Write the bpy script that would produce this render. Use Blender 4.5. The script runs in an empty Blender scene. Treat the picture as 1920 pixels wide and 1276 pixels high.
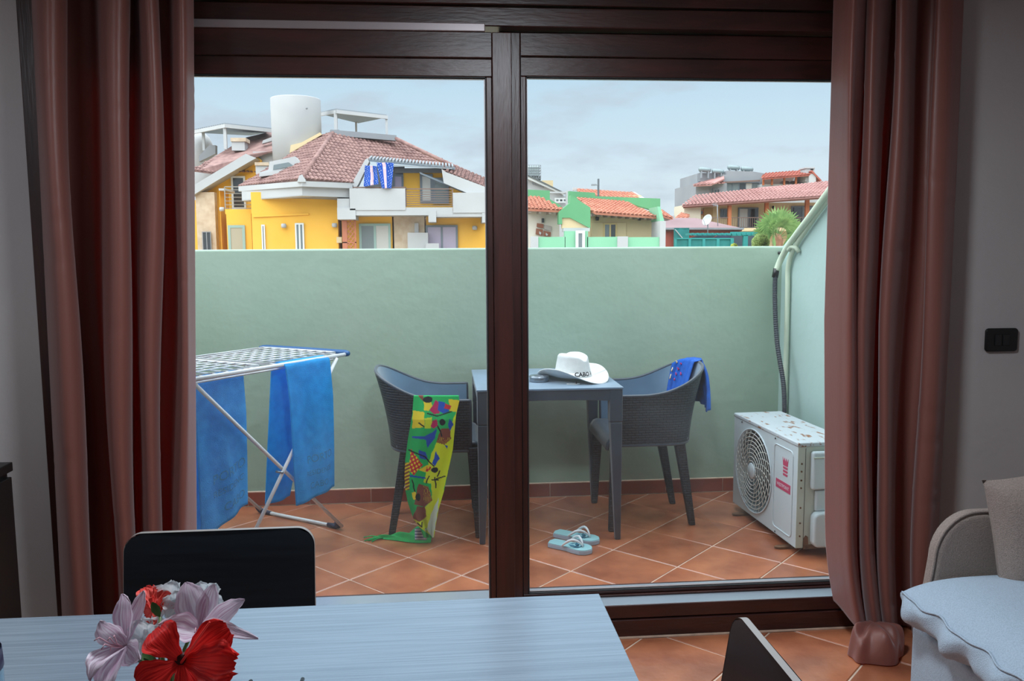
import bpy, bmesh, math, random
from mathutils import Vector, Matrix, Euler
from math import sin, cos, pi, radians, sqrt, floor, ceil, exp
random.seed(7)
SC = bpy.context.scene
COL = SC.collection
# ------------------------------------------------------------------ camera
F_PX, PITCH, ROLL, EYE, YAW = 1546.0, 0.105689, -0.0068588, 1.35794, 0.0833375
_f0 = Vector((sin(YAW), cos(YAW), 0)); _r0 = Vector((cos(YAW), -sin(YAW), 0)); _z = Vector((0, 0, 1))
FW = cos(PITCH)*_f0 - sin(PITCH)*_z
_u0 = sin(PITCH)*_f0 + cos(PITCH)*_z
RT = cos(ROLL)*_r0 + sin(ROLL)*_u0
UP = -sin(ROLL)*_r0 + cos(ROLL)*_u0
CAM = Vector((0, 0, EYE))
cd = bpy.data.cameras.new('camera'); cam = bpy.data.objects.new('camera', cd); COL.objects.link(cam)
cd.sensor_width = 36.0; cd.lens = F_PX/1920*36; cd.clip_start = 0.05; cd.clip_end = 2000
cam.matrix_world = Matrix(((RT.x, UP.x, -FW.x, 0), (RT.y, UP.y, -FW.y, 0), (RT.z, UP.z, -FW.z, EYE), (0, 0, 0, 1)))
SC.camera = cam
# ------------------------------------------------------------------ sky, sun, exposure
SC.view_settings.view_transform = 'Standard'; SC.view_settings.look = 'None'
SC.view_settings.gamma = 1.0; SC.view_settings.use_curve_mapping = False
SC.view_settings.exposure = 0.0
W = bpy.data.worlds.new('sky'); SC.world = W; W.use_nodes = True
nt = W.node_tree; nt.nodes.clear()
def wn(t, **k):
    n = nt.nodes.new(t)
    for a, b in k.items(): setattr(n, a, b)
    return n
tc = wn('ShaderNodeTexCoord'); sep = wn('ShaderNodeSeparateXYZ')
nt.links.new(tc.outputs['Generated'], sep.inputs[0])
ramp = wn('ShaderNodeValToRGB')
els = ramp.color_ramp.elements
els[0].position = 0.0; els[0].color = (0.80, 0.89, 0.95, 1)
els[1].position = 1.0; els[1].color = (0.33, 0.56, 0.90, 1)
e = els.new(0.10); e.color = (0.70, 0.855, 0.955, 1)
e = els.new(0.24); e.color = (0.50, 0.735, 0.92, 1)
nt.links.new(sep.outputs['Z'], ramp.inputs[0])
mp = wn('ShaderNodeMapping'); mp.inputs['Scale'].default_value = (1.6, 1.6, 5.0); mp.inputs['Location'].default_value = (0.3, 0.9, 0.12)
nt.links.new(tc.outputs['Generated'], mp.inputs[0])
nz = wn('ShaderNodeTexNoise'); nz.inputs['Scale'].default_value = 3.2; nz.inputs['Detail'].default_value = 6; nz.inputs['Roughness'].default_value = 0.55
nt.links.new(mp.outputs[0], nz.inputs['Vector'])
cr = wn('ShaderNodeValToRGB'); cr.color_ramp.elements[0].position = 0.50; cr.color_ramp.elements[1].position = 0.63
nt.links.new(nz.outputs['Fac'], cr.inputs[0])
mul = wn('ShaderNodeMath', operation='MULTIPLY'); mul.inputs[1].default_value = 0.7
nt.links.new(cr.outputs[0], mul.inputs[0])
mix = wn('ShaderNodeMixRGB'); mix.inputs[2].default_value = (0.56, 0.645, 0.75, 1)
nt.links.new(mul.outputs[0], mix.inputs[0]); nt.links.new(ramp.outputs[0], mix.inputs[1])
bg = wn('ShaderNodeBackground'); bg.inputs[1].default_value = 1.0
nt.links.new(mix.outputs[0], bg.inputs[0])
wo = wn('ShaderNodeOutputWorld'); nt.links.new(bg.outputs[0], wo.inputs[0])
sl = bpy.data.lights.new('hazy_sun', 'SUN'); sl.energy = 9.2; sl.angle = radians(130); sl.color = (.97, 1, 1)
so = bpy.data.objects.new('hazy_sun', sl); COL.objects.link(so)
so.rotation_euler = Vector((-.30, -.30, 1.22)).to_track_quat('Z', 'Y').to_euler()
LAMP_W = 36.0
# ------------------------------------------------------------------ helpers
def at(px, py, Y):
    d = FW + RT*((px-960)/F_PX) - UP*((py-638)/F_PX)
    return CAM + d*(Y/d.y)
def atx(px, py, X):
    d = FW + RT*((px-960)/F_PX) - UP*((py-638)/F_PX)
    return CAM + d*(X/d.x)
def atz(px, py, Z):
    d = FW + RT*((px-960)/F_PX) - UP*((py-638)/F_PX)
    return CAM + d*((Z-EYE)/d.z)
def lin(c):
    return tuple(((v/255)/12.92 if v <= 10 else (((v/255)+.055)/1.055)**2.4) for v in c)
MATS = {}
def M(name, c=(128, 128, 128), rough=.6, metal=0., var=0., scale=6., bump=0., bscale=60., spec=.5, stretch=None, c2=None, lo=.35, hi=.65, attr=None, rnd=0., coat=0., detail=5, trans=0., ior=0., sheen=0.):
    """procedural principled material; c / c2 are sRGB 0-255"""
    if name in MATS: return MATS[name]
    m = bpy.data.materials.new(name); m.use_nodes = True; n = m.node_tree.nodes; L = m.node_tree.links
    p = n['Principled BSDF']
    a = lin(c)
    p.inputs['Roughness'].default_value = rough; p.inputs['Metallic'].default_value = metal
    p.inputs['Specular IOR Level'].default_value = spec; p.inputs['Coat Weight'].default_value = coat
    t = n.new('ShaderNodeTexCoord'); vec = t.outputs['Object']
    if rnd:
        oi = n.new('ShaderNodeObjectInfo'); va = n.new('ShaderNodeVectorMath'); va.operation = 'MULTIPLY_ADD'
        L.new(oi.outputs['Random'], va.inputs[0]); va.inputs[1].default_value = (37, 53, 11); L.new(vec, va.inputs[2]); vec = va.outputs[0]
    if stretch:
        k = n.new('ShaderNodeMapping'); k.inputs['Scale'].default_value = stretch; L.new(vec, k.inputs[0]); vec = k.outputs[0]
    if attr:
        an = n.new('ShaderNodeAttribute'); an.attribute_name = attr; L.new(an.outputs['Color'], p.inputs['Base Color'])
    elif var or c2:
        b = lin(c2) if c2 else tuple(min(1, v*(1+var)) for v in a)
        a0 = a if c2 else tuple(v*(1-var) for v in a)
        z = n.new('ShaderNodeTexNoise'); z.inputs['Scale'].default_value = scale; z.inputs['Detail'].default_value = detail; L.new(vec, z.inputs['Vector'])
        r = n.new('ShaderNodeValToRGB'); r.color_ramp.elements[0].position = lo; r.color_ramp.elements[1].position = hi
        r.color_ramp.elements[0].color = (*a0, 1); r.color_ramp.elements[1].color = (*b, 1)
        L.new(z.outputs['Fac'], r.inputs[0]); out = r.outputs[0]
        if rnd:
            h = n.new('ShaderNodeHueSaturation'); mr = n.new('ShaderNodeMapRange'); L.new(oi.outputs['Random'], mr.inputs[0])
            mr.inputs[3].default_value = 1-rnd; mr.inputs[4].default_value = 1+rnd
            L.new(mr.outputs[0], h.inputs['Value']); L.new(out, h.inputs['Color']); out = h.outputs[0]
        L.new(out, p.inputs['Base Color'])
    else:
        p.inputs['Base Color'].default_value = (*a, 1)
    if bump:
        z2 = n.new('ShaderNodeTexNoise'); z2.inputs['Scale'].default_value = bscale; z2.inputs['Detail'].default_value = 4; L.new(vec, z2.inputs['Vector'])
        bn = n.new('ShaderNodeBump'); bn.inputs['Strength'].default_value = bump; bn.inputs['Distance'].default_value = .01
        L.new(z2.outputs['Fac'], bn.inputs['Height']); L.new(bn.outputs[0], p.inputs['Normal'])
    if ior: p.inputs['IOR'].default_value = ior
    if sheen: p.inputs['Sheen Weight'].default_value = sheen; p.inputs['Sheen Roughness'].default_value = .5
    if trans:
        tl = n.new('ShaderNodeBsdfTranslucent'); mx = n.new('ShaderNodeMixShader'); mx.inputs[0].default_value = trans
        bc = p.inputs['Base Color']
        if bc.is_linked: L.new(bc.links[0].from_socket, tl.inputs[0])
        else: tl.inputs[0].default_value = bc.default_value
        L.new(p.outputs[0], mx.inputs[1]); L.new(tl.outputs[0], mx.inputs[2]); L.new(mx.outputs[0], n['Material Output'].inputs[0])
    MATS[name] = m
    return m
class MB:
    def __init__(s): s.v = []; s.f = []
    def add(s, vs, fs):
        o = len(s.v); s.v += [tuple(v) for v in vs]; s.f += [tuple(i+o for i in f) for f in fs]; return s
    def box(s, x0, x1, y0, y1, z0, z1):
        return s.add([(x0,y0,z0),(x1,y0,z0),(x1,y1,z0),(x0,y1,z0),(x0,y0,z1),(x1,y0,z1),(x1,y1,z1),(x0,y1,z1)],
                     [(0,3,2,1),(4,5,6,7),(0,1,5,4),(1,2,6,5),(2,3,7,6),(3,0,4,7)])
    def hexa(s, b, t):
        return s.add(list(b)+list(t), [(0,3,2,1),(4,5,6,7),(0,1,5,4),(1,2,6,5),(2,3,7,6),(3,0,4,7)])
    def beam(s, a, b, w, h, up=(0,0,1)):
        a = Vector(a); b = Vector(b); d = (b-a).normalized(); up = Vector(up)
        sd = d.cross(up)
        if sd.length < 1e-5: sd = d.cross(Vector((1,0,0)))
        sd.normalize(); u = sd.cross(d)
        q = [sd*w/2*i + u*h/2*j for i, j in ((-1,-1),(1,-1),(1,1),(-1,1))]
        return s.hexa([a+k for k in q], [b+k for k in q])
    def tube(s, pts, r, n=8, closed=False, caps=True):
        pts = [Vector(p) for p in pts]; N = len(pts); rr = r if isinstance(r, (list, tuple)) else [r]*N
        o = len(s.v); prev = None
        for i, p in enumerate(pts):
            if closed: d = pts[(i+1) % N]-pts[i-1]
            else: d = pts[min(i+1, N-1)]-pts[max(i-1, 0)]
            d.normalize()
            if prev is None:
                u = d.cross(Vector((0,0,1)))
                if u.length < 1e-3: u = d.cross(Vector((1,0,0)))
            else: u = prev - d*prev.dot(d)
            u.normalize(); prev = u; w = d.cross(u)
            for k in range(n):
                a = 2*pi*k/n; s.v.append(tuple(p+(u*cos(a)+w*sin(a))*rr[i]))
        for i in range(N if closed else N-1):
            j = (i+1) % N
            for k in range(n):
                s.f.append((o+i*n+k, o+i*n+(k+1) % n, o+j*n+(k+1) % n, o+j*n+k))
        if caps and not closed:
            s.f.append(tuple(o+k for k in range(n))[::-1]); s.f.append(tuple(o+(N-1)*n+k for k in range(n)))
        return s
    def lathe(s, prof, c=(0,0,0), n=24, a0=0, a1=2*pi, caps=True):
        full = abs(a1-a0-2*pi) < 1e-4; o = len(s.v); m = n if full else n+1
        for r, z in prof:
            for k in range(m):
                a = a0+(a1-a0)*k/n; s.v.append((c[0]+r*cos(a), c[1]+r*sin(a), c[2]+z))
        for i in range(len(prof)-1):
            for k in range(n):
                k2 = (k+1) % m
                s.f.append((o+i*m+k, o+i*m+k2, o+(i+1)*m+k2, o+(i+1)*m+k))
        if full and caps:
            if prof[0][0] > 1e-6: s.f.append(tuple(o+k for k in range(m))[::-1])
            if prof[-1][0] > 1e-6: s.f.append(tuple(o+(len(prof)-1)*m+k for k in range(m)))
        return s
    def prism(s, poly, vec):
        poly = [Vector(p) for p in poly]; vec = Vector(vec); n = len(poly)
        return s.add(poly+[p+vec for p in poly], [tuple(range(n)), tuple(range(2*n-1, n-1, -1))]+[(i, i+n, (i+1) % n+n, (i+1) % n) for i in range(n)])
    def grid(s, fn, nu, nv):
        o = len(s.v)
        for j in range(nv+1):
            for i in range(nu+1): s.v.append(tuple(fn(i/nu, j/nv)))
        for j in range(nv):
            for i in range(nu):
                a = o+j*(nu+1)+i; s.f.append((a, a+1, a+nu+2, a+nu+1))
        return s
    def mesh(s, name):
        me = bpy.data.meshes.new(name); me.from_pydata(s.v, [], s.f)
        bm = bmesh.new(); bm.from_mesh(me); bmesh.ops.recalc_face_normals(bm, faces=bm.faces[:]); bm.to_mesh(me); bm.free()
        return me
    def build(s, name, mat, parent=None, smooth=False, bevel=0, seg=2, solid=0, sub=0, solid_off=-1, kind=None):
        me = s.mesh(name); me.materials.append(mat)
        o = bpy.data.objects.new(name, me); COL.objects.link(o)
        if parent is not None: attach(o, parent)
        if smooth: me.shade_smooth()
        if solid:
            md = o.modifiers.new('solid', 'SOLIDIFY'); md.thickness = solid; md.offset = solid_off
        if sub:
            md = o.modifiers.new('sub', 'SUBSURF'); md.levels = md.render_levels = sub
        if bevel:
            md = o.modifiers.new('bevel', 'BEVEL'); md.width = bevel; md.segments = seg; md.limit_method = 'ANGLE'; md.angle_limit = radians(40)
            me.shade_smooth(); md.harden_normals = True
        if kind: o['kind'] = kind
        return o
def wloc(o):
    v = Vector(o.location)
    while o.parent: o = o.parent; v += Vector(o.location) if o.type == 'EMPTY' else Vector((0,0,0))
    return v
def attach(o, p):
    """parent o (built in world coordinates) to p without moving it"""
    o.parent = p
    root = p
    while root.parent: root = root.parent
    if p.parent is None:
        o.matrix_parent_inverse = Matrix.LocRotScale(p.location, p.rotation_euler, None).inverted()
def tag(o, label, cat, group=None, kind=None):
    o['label'] = label; o['category'] = cat
    if group: o['group'] = group
    if kind: o['kind'] = kind
    return o
def thing(name, label, cat, loc=(0,0,0), group=None):
    o = bpy.data.objects.new(name, None); COL.objects.link(o); o.location = loc; o.empty_display_size = .1
    return tag(o, label, cat, group)
def struct(o, label=None):
    o['kind'] = 'structure'
    if label: o['label'] = label
    return o
def sempty(name, label, loc=(0,0,0)):
    o = bpy.data.objects.new(name, None); COL.objects.link(o); o.location = loc; o['kind'] = 'structure'; o['label'] = label
    return o
def copy_tree(o, parent=None):
    c = o.copy(); COL.objects.link(c)
    if parent is not None: c.parent = parent
    for ch in list(o.children): copy_tree(ch, c)
    return c
def turn(root, rz):
    """rotate a thing (and its world-built parts) about its base"""
    root.rotation_euler = (0, 0, rz)
def text_verts(s, size=1.0, depth=0.0, align='CENTER', bold=0):
    cu = bpy.data.curves.new('txt', 'FONT'); cu.body = s; cu.size = size; cu.align_x = align; cu.align_y = 'CENTER'; cu.extrude = depth; cu.offset = bold; cu.resolution_u = 3
    ob = bpy.data.objects.new('txt', cu); COL.objects.link(ob)
    bpy.context.view_layer.update()
    me = bpy.data.meshes.new_from_object(ob)
    v = [tuple(p.co) for p in me.vertices]; f = [tuple(p.vertices) for p in me.polygons]
    bpy.data.objects.remove(ob); bpy.data.curves.remove(cu); bpy.data.meshes.remove(me)
    return v, f
def inpoly(x, y, P):
    c = False; n = len(P); j = n-1
    for i in range(n):
        if (P[i][1] > y) != (P[j][1] > y) and x < (P[j][0]-P[i][0])*(y-P[i][1])/(P[j][1]-P[i][1])+P[i][0]: c = not c
        j = i
    return c
def segd(x, y, a, b):
    dx, dy = b[0]-a[0], b[1]-a[1]; t = max(0, min(1, ((x-a[0])*dx+(y-a[1])*dy)/(dx*dx+dy*dy)))
    return sqrt((x-a[0]-t*dx)**2+(y-a[1]-t*dy)**2)
def lerp(a, b, t): return a+(b-a)*t
def interp(tab, x):
    if x <= tab[0][0]: return tab[0][1]
    for (a, b), (c, d) in zip(tab, tab[1:]):
        if x <= c:
            return lerp(b, d, (x-a)/(c-a))
    return tab[-1][1]
def sinterp(tab, x):
    if x <= tab[0][0]: return tab[0][1]
    for (a, b), (c, d) in zip(tab, tab[1:]):
        if x <= c:
            t = (x-a)/(c-a); return lerp(b, d, t*t*(3-2*t))
    return tab[-1][1]
# ------------------------------------------------------------------ materials
TILE = M('terracotta_tile', (184, 114, 79), .27, c2=(146, 84, 58), scale=5, bump=.12, bscale=25, rnd=.13, stretch=(1, 1, 1), spec=.6, ior=1.75)
SKIRT = M('terracotta_skirting', (140, 66, 42), .4, c2=(116, 52, 34), scale=6, rnd=.08)
GROUT = M('pale_grout', (205, 180, 160), .9, var=.15, scale=20)
GREEN = M('sage_plaster', (156, 176, 160), .85, c2=(147, 170, 152), scale=1.3, bump=.35, bscale=14)
GREENR = M('skylit_sage_plaster', (166, 191, 186), .85, c2=(161, 187, 181), scale=1.3, bump=.3, bscale=14)  # same plaster as the parapet, open skylight painted in as a lighter, bluer colour
PLASTER = M('room_plaster', (196, 190, 188), .9, c2=(188, 182, 182), scale=1.5, bump=.15, bscale=30)
CEIL = M('ceiling_paint', (215, 210, 205), .9)
WOOD = M('dark_stained_timber', (68, 35, 30), .38, c2=(48, 26, 24), scale=4, stretch=(1, 6, 6), bump=.12, bscale=20, spec=.5)
WOODV = M('dark_stained_timber_upright', (68, 35, 30), .38, c2=(48, 26, 24), scale=4, stretch=(7, 7, .6), bump=.12, bscale=20, spec=.5)
ALU = M('anodised_aluminium', (158, 148, 150), .4, metal=.4)
SEAL = M('black_rubber', (18, 18, 20), .6)
WHITE_EXT = M('exterior_render', (225, 222, 214), .9)
BLACK = M('black_plastic', (14, 15, 17), .35)
def glass_mat():
    m = bpy.data.materials.new('door_glass'); m.use_nodes = True; n = m.node_tree.nodes; L = m.node_tree.links; n.clear()
    o = n.new('ShaderNodeOutputMaterial'); tr = n.new('ShaderNodeBsdfTransparent'); gl = n.new('ShaderNodeBsdfGlossy'); di = n.new('ShaderNodeBsdfDiffuse'); tl = n.new('ShaderNodeBsdfTranslucent')
    tr.inputs[0].default_value = (.97, .985, .98, 1); gl.inputs['Roughness'].default_value = 0.02
    fr = n.new('ShaderNodeFresnel'); fr.inputs[0].default_value = 1.45
    a = n.new('ShaderNodeMixShader'); L.new(fr.outputs[0], a.inputs[0]); L.new(tr.outputs[0], a.inputs[1]); L.new(gl.outputs[0], a.inputs[2])
    t = n.new('ShaderNodeTexCoord'); z = n.new('ShaderNodeTexNoise'); z.inputs['Scale'].default_value = 3.0; z.inputs['Detail'].default_value = 8; L.new(t.outputs['Object'], z.inputs['Vector'])
    r = n.new('ShaderNodeMapRange'); r.inputs[1].default_value = .35; r.inputs[2].default_value = .75; r.inputs[3].default_value = .012; r.inputs[4].default_value = .05; L.new(z.outputs['Fac'], r.inputs[0])
    b = n.new('ShaderNodeMixShader'); L.new(r.outputs[0], b.inputs[0]); L.new(a.outputs[0], b.inputs[1]); L.new(tl.outputs[0], b.inputs[2]); L.new(b.outputs[0], o.inputs[0])
    return m
GLASS = glass_mat()
# ------------------------------------------------------------------ the room and the terrace shell
YB, YO, YP, XR = 2.75, 2.95, 4.47, 1.885          # room side and outer side of door wall, parapet face, terrace right wall
XL0, XL1 = -1.29, 1.69                             # door opening
def clip_poly(P, x0, x1, y0, y1):
    def cl(P, f, g):
        out = []
        for i in range(len(P)):
            a, b = P[i-1], P[i]; fa, fb = f(a), f(b)
            if (fa >= 0) != (fb >= 0):
                t = fa/(fa-fb); out.append((lerp(a[0], b[0], t), lerp(a[1], b[1], t)))
            if fb >= 0: out.append(b)
        return out
    for f in (lambda p: p[0]-x0, lambda p: x1-p[0], lambda p: p[1]-y0, lambda p: y1-p[1]):
        P = cl(P, f, None)
        if len(P) < 3: return []
    return P
def tile_mesh(P, h=.006, ch=.0025):
    """flat tile on polygon P (local xy) with a small chamfer, top at z=0"""
    n = len(P); cx = sum(p[0] for p in P)/n; cy = sum(p[1] for p in P)/n
    top = []
    for x, y in P:
        d = max(1e-6, sqrt((x-cx)**2+(y-cy)**2)); k = max(0, 1-ch*1.5/d); top.append((cx+(x-cx)*k, cy+(y-cy)*k, 0))
    mid = [(x, y, -ch) for x, y in P]; bot = [(x, y, -h) for x, y in P]
    m = MB(); f = [tuple(range(n))]
    for r in (0, 1): f += [(r*n+i, (r+1)*n+i, (r+1)*n+(i+1) % n, r*n+(i+1) % n) for i in range(n)]
    m.add(top+mid+bot, f); return m
S_ = .33; G_ = .0028
def lay_tiles(parent, x0, x1, y0, y1, ox, oy):
    r = sqrt(.5); A = (r*S_, r*S_); B = (r*S_, -r*S_)
    h = r*S_-G_*1.42
    full = [(h, 0), (0, h), (-h, 0), (0, -h)]
    fm = tile_mesh(full).mesh('tile'); fm.materials.append(TILE)
    for i in range(-16, 17):
        for j in range(-16, 17):
            cx = ox+A[0]*(i+.5)+B[0]*(j+.5); cy = oy+A[1]*(i+.5)+B[1]*(j+.5)
            P = clip_poly([(cx+x, cy+y) for x, y in full], x0, x1, y0, y1)
            if not P: continue
            ar = abs(sum(P[k-1][0]*P[k][1]-P[k][0]*P[k-1][1] for k in range(len(P))))/2
            if ar < .002: continue
            if ar > 2*h*h-1e-5: me = fm
            else:
                me = tile_mesh([(x-cx, y-cy) for x, y in P]).mesh('tile'); me.materials.append(TILE)
            o = bpy.data.objects.new('tile', me); COL.objects.link(o); o.location = (cx, cy, 0); o.parent = parent
            if random.random() < .5 and me is fm: o.rotation_euler = (0, 0, pi)
terr = struct(MB().box(-2.4, XR+.2, YO, YP+.02, -.25, -.003).build('terrace_floor', GROUT), 'terracotta terrace floor of square tiles laid diagonally with pale grout')
lay_tiles(terr, -2.2, XR, YO+.02, YP-.012, 0.76052, 3.61620)
flo = struct(MB().box(-1.9, 2.6, -2.2, YO, -.25, -.003).build('floor', GROUT), 'terracotta floor of the room inside the sliding door')
r5 = sqrt(.5)
lay_tiles(flo, -1.4, 2.3, .75, YB-.006, 0.76052+r5*S_*(.16+.70), 3.61620+r5*S_*(.16-.70))
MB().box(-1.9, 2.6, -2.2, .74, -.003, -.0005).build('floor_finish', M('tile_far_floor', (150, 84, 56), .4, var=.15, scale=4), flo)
# parapet, terrace side walls
par = MB(); par.box(-2.4, XR+.25, YP, YP+.18, -.3, 1.386)
struct(par.build('wall_parapet', GREEN, bevel=.012), 'sage green rendered parapet wall at the far side of the terrace')
ra = MB(); ra.prism([(XR, YO, -.3), (XR, YP+.18, -.3), (XR, YP+.18, 1.32), (XR, YP, 1.386), (XR, 4.315, 1.467), (XR, 4.128, 1.562), (XR, 3.0, 2.28), (XR, YO, 2.28)], (.2, 0, 0))
struct(ra.build('wall_terrace_right', GREENR, bevel=.01), 'sage green terrace side wall, colour lightened for skylight, with a sloping top')
ra = MB(); ra.prism([(-2.2, YO, -.3), (-2.2, YP+.18, -.3), (-2.2, YP+.18, 1.32), (-2.2, YP, 1.386), (-2.2, 4.0, 1.6), (-2.2, YO, 2.28)], (-.2, 0, 0))
struct(ra.build('wall_terrace_left', GREENR, bevel=.01), 'sage green terrace side wall, colour lightened for skylight, behind the drying rack')
def skirting(name, label, a, b, off, nrm):
    e = sempty(name, label)
    d = Vector(b)-Vector(a); Ln = d.length; d.normalize(); s = off
    while s < Ln:
        s0, s1 = max(s, 0)+.0015, min(s+S_, Ln)-.0015
        if s1-s0 > .02:
            p = Vector(a)+d*s0; q = Vector(a)+d*s1; n = Vector(nrm)
            m = MB(); t = .011
            m.hexa([p+_z*.004, q+_z*.004, q+n*t+_z*.004, p+n*t+_z*.004], [p+_z*.076, q+_z*.076, q+n*(t-.003)+_z*.076, p+n*(t-.003)+_z*.076])
            m.build('tile', SKIRT, e, bevel=.0015, seg=1)
        s += S_
    MB().hexa([Vector(a)-_z*.002, Vector(b)-_z*.002, Vector(b)+Vector(nrm)*.006-_z*.002, Vector(a)+Vector(nrm)*.006-_z*.002],
              [Vector(a)+_z*.082, Vector(b)+_z*.082, Vector(b)+Vector(nrm)*.006+_z*.080, Vector(a)+Vector(nrm)*.006+_z*.080]).build('mortar_line', GROUT, e)
skirting('baseboard_parapet', 'terracotta skirting tiles along the foot of the parapet', (-2.2, YP, 0), (XR, YP, 0), -.19, (0, -1, 0))
skirting('baseboard_terrace', 'terracotta skirting tiles along the terrace side wall', (XR, YP-.012, 0), (XR, YO, 0), 0, (-1, 0, 0))
# room walls
wb = MB(); ZT, ZD = 2.30, 2.25
wb.box(-1.9, XL0, YB, YO, 0, ZT); wb.box(XL1, 2.6, YB, YO, 0, ZT); wb.box(XL0, XL1, YB+.0, YO, ZD, ZT)
struct(wb.build('wall_back', PLASTER), 'pale grey plaster wall around the sliding door')
MB().box(-2.4, XL0, YO, YO+.012, 0, ZT+.06).build('exterior_render_left', WHITE_EXT, bpy.data.objects['wall_back'])
MB().box(XL1, XR, YO, YO+.012, 0, ZT+.06).build('exterior_render_right', WHITE_EXT, bpy.data.objects['wall_back'])
struct(MB().box(-2.0, -1.9, -2.2, YO, 0, ZT).build('wall_left', PLASTER), 'pale plaster side wall of the room')
struct(MB().box(2.6, 2.7, -2.2, YO, 0, ZT).build('wall_right', PLASTER), 'pale plaster wall behind the sofa')
struct(MB().box(-2.0, 2.7, -2.3, -2.2, 0, ZT).build('wall_rear', PLASTER), 'pale plaster wall at the rear of the room')
struct(MB().box(-2.0, 2.7, -2.3, YO+.05, ZT, ZT+.06).build('ceiling', CEIL), 'white ceiling of the room')
# ------------------------------------------------------------------ sliding door
dr = sempty('door_1', 'dark stained timber sliding door with two large glass panes')
m = MB(); m.box(XL0+.06, XL1-.06, YB+.012, YO, 2.158, ZD).box(XL0+.06, XL1-.06, YB+.022, YO, 2.092, 2.154)
m.build('head_frame', WOOD, dr, bevel=.004)
for x0, x1 in ((XL0, XL0+.07), (XL1-.07, XL1)):
    MB().box(x0, x1, YB-.012, YO, 0, ZD).build('jamb', WOODV, dr, bevel=.004)
m = MB(); m.box(XL0+.06, XL1-.06, YB-.002, YO, 0.004, .066).box(XL0+.06, XL1-.06, YB+.004, YO, .070, .117)
m.build('sill', WOOD, dr, bevel=.003)
MB().box(XL0+.07, XL1-.07, YB-.006, YB-.002, 0, .006).build('sill_joint', GROUT, dr)
MB().box(XL0+.08, .150, YB+.010, YB+.03, 2.072, 2.098).build('top_track', ALU, dr, bevel=.003)
def sash(x0, x1, y0, label, stl, str_, zb, zr0, zr1, bead):
    """zr0..zr1 = top rail, bead = inner stepped bead width"""
    e = bpy.data.objects.new('sash', None); COL.objects.link(e); attach(e, dr); e['label'] = label
    y1 = y0+.05
    def b(nm, m, mat=WOOD, bev=.003):
        o = m.build(nm, mat, None, bevel=bev); o.parent = e; return o
    b('stile', MB().box(x0, x0+stl, y0, y1, .1195, zr1), WOODV); b('stile', MB().box(x1-str_, x1, y0, y1, .1195, zr1), WOODV)
    b('rail', MB().box(x0+stl, x1-str_, y0, y1, zr0, zr1)); b('rail', MB().box(x0+stl, x1-str_, y0, y1, .1195, zb))
    yi = y0+.010
    b('glazing_bead', MB().box(x0+stl, x1-str_, yi, y1, zr0-bead, zr0-.001)); b('glazing_bead', MB().box(x0+stl, x1-str_, yi, y1, zb+.001, zb+.012))
    b('glazing_bead', MB().box(x0+stl+.001, x0+stl+.02, yi, y1, zb+.012, zr0-bead), WOODV); b('glazing_bead', MB().box(x1-str_-.02, x1-str_-.001, yi, y1, zb+.012, zr0-bead), WOODV)
    gx0, gx1, gz0, gz1 = x0+stl+.02, x1-str_-.02, zb+.012, zr0-bead
    m = MB()
    for q in ((gx0, gx1, gz0, gz0+.006), (gx0, gx1, gz1-.006, gz1), (gx0, gx0+.006, gz0, gz1), (gx1-.006, gx1, gz0, gz1)):
        m.box(q[0], q[1], y0+.022, y0+.034, q[2], q[3])
    b('spacer', m, ALU, 0)
    m = MB(); t = .0015
    for q in ((gx0, gx1, gz0-.001, gz0+t*2), (gx0, gx1, gz1-t*2, gz1), (gx0, gx0+t*2, gz0, gz1), (gx1-t*2, gx1, gz0, gz1)):
        m.box(q[0], q[1], y0+.012, y0+.022, q[2], q[3])
    b('glazing_seal', m, SEAL, 0)
    g = MB().add([(gx0, y0+.021, gz0), (gx1, y0+.021, gz0), (gx1, y0+.021, gz1), (gx0, y0+.021, gz1)], [(0, 1, 2, 3)]).build('glass_pane', GLASS, None); g.parent = e
    return e
sash(XL0+.075, .236, 2.765, 'left sliding leaf, in front, glazed', .09, .064, .127, 1.990, 2.072, .058)
sash(.20, XL1-.075, 2.825, 'right sliding leaf, behind, glazed', .070, .09, .127, 2.012, 2.090, .064)
MB().box(.2705, .272, 2.818, 2.826, .12, 2.02).build('stile_joint', SEAL, dr)
MB().box(XL0+.08, XL1-.08, YB+.006, 2.93, .117, .1195).build('threshold', M('pale_threshold', (170, 182, 194), .28, metal=.5), dr)
# fill lamps added out of view to brighten the dim room
def lamp(x, y, w, label):
    lp = thing('added_fill_lamp', label, 'lamp', (x, y, ZT))
    MB().lathe([(.0, 0), (.17, 0), (.17, -.012), (.15, -.02)], (x, y, ZT), 24).build('fill_lamp_base', M('lamp_metal', (210, 205, 200), .4), lp, smooth=True)
    ld = bpy.data.lights.new('fill_light', 'AREA'); ld.shape = 'DISK'; ld.size = .3; ld.energy = w; ld.color = (.82, .92, 1.0); ld.spread = radians(180)
    lo = bpy.data.objects.new('fill_light', ld); COL.objects.link(lo); lo.location = (x, y, ZT-.03)
lamp(.25, 1.5, LAMP_W, 'added round fill lamp above the middle of the room')
lamp(-1.5, 1.45, 7.0, 'small added fill lamp that brightens the wall above the black cabinet')
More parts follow.
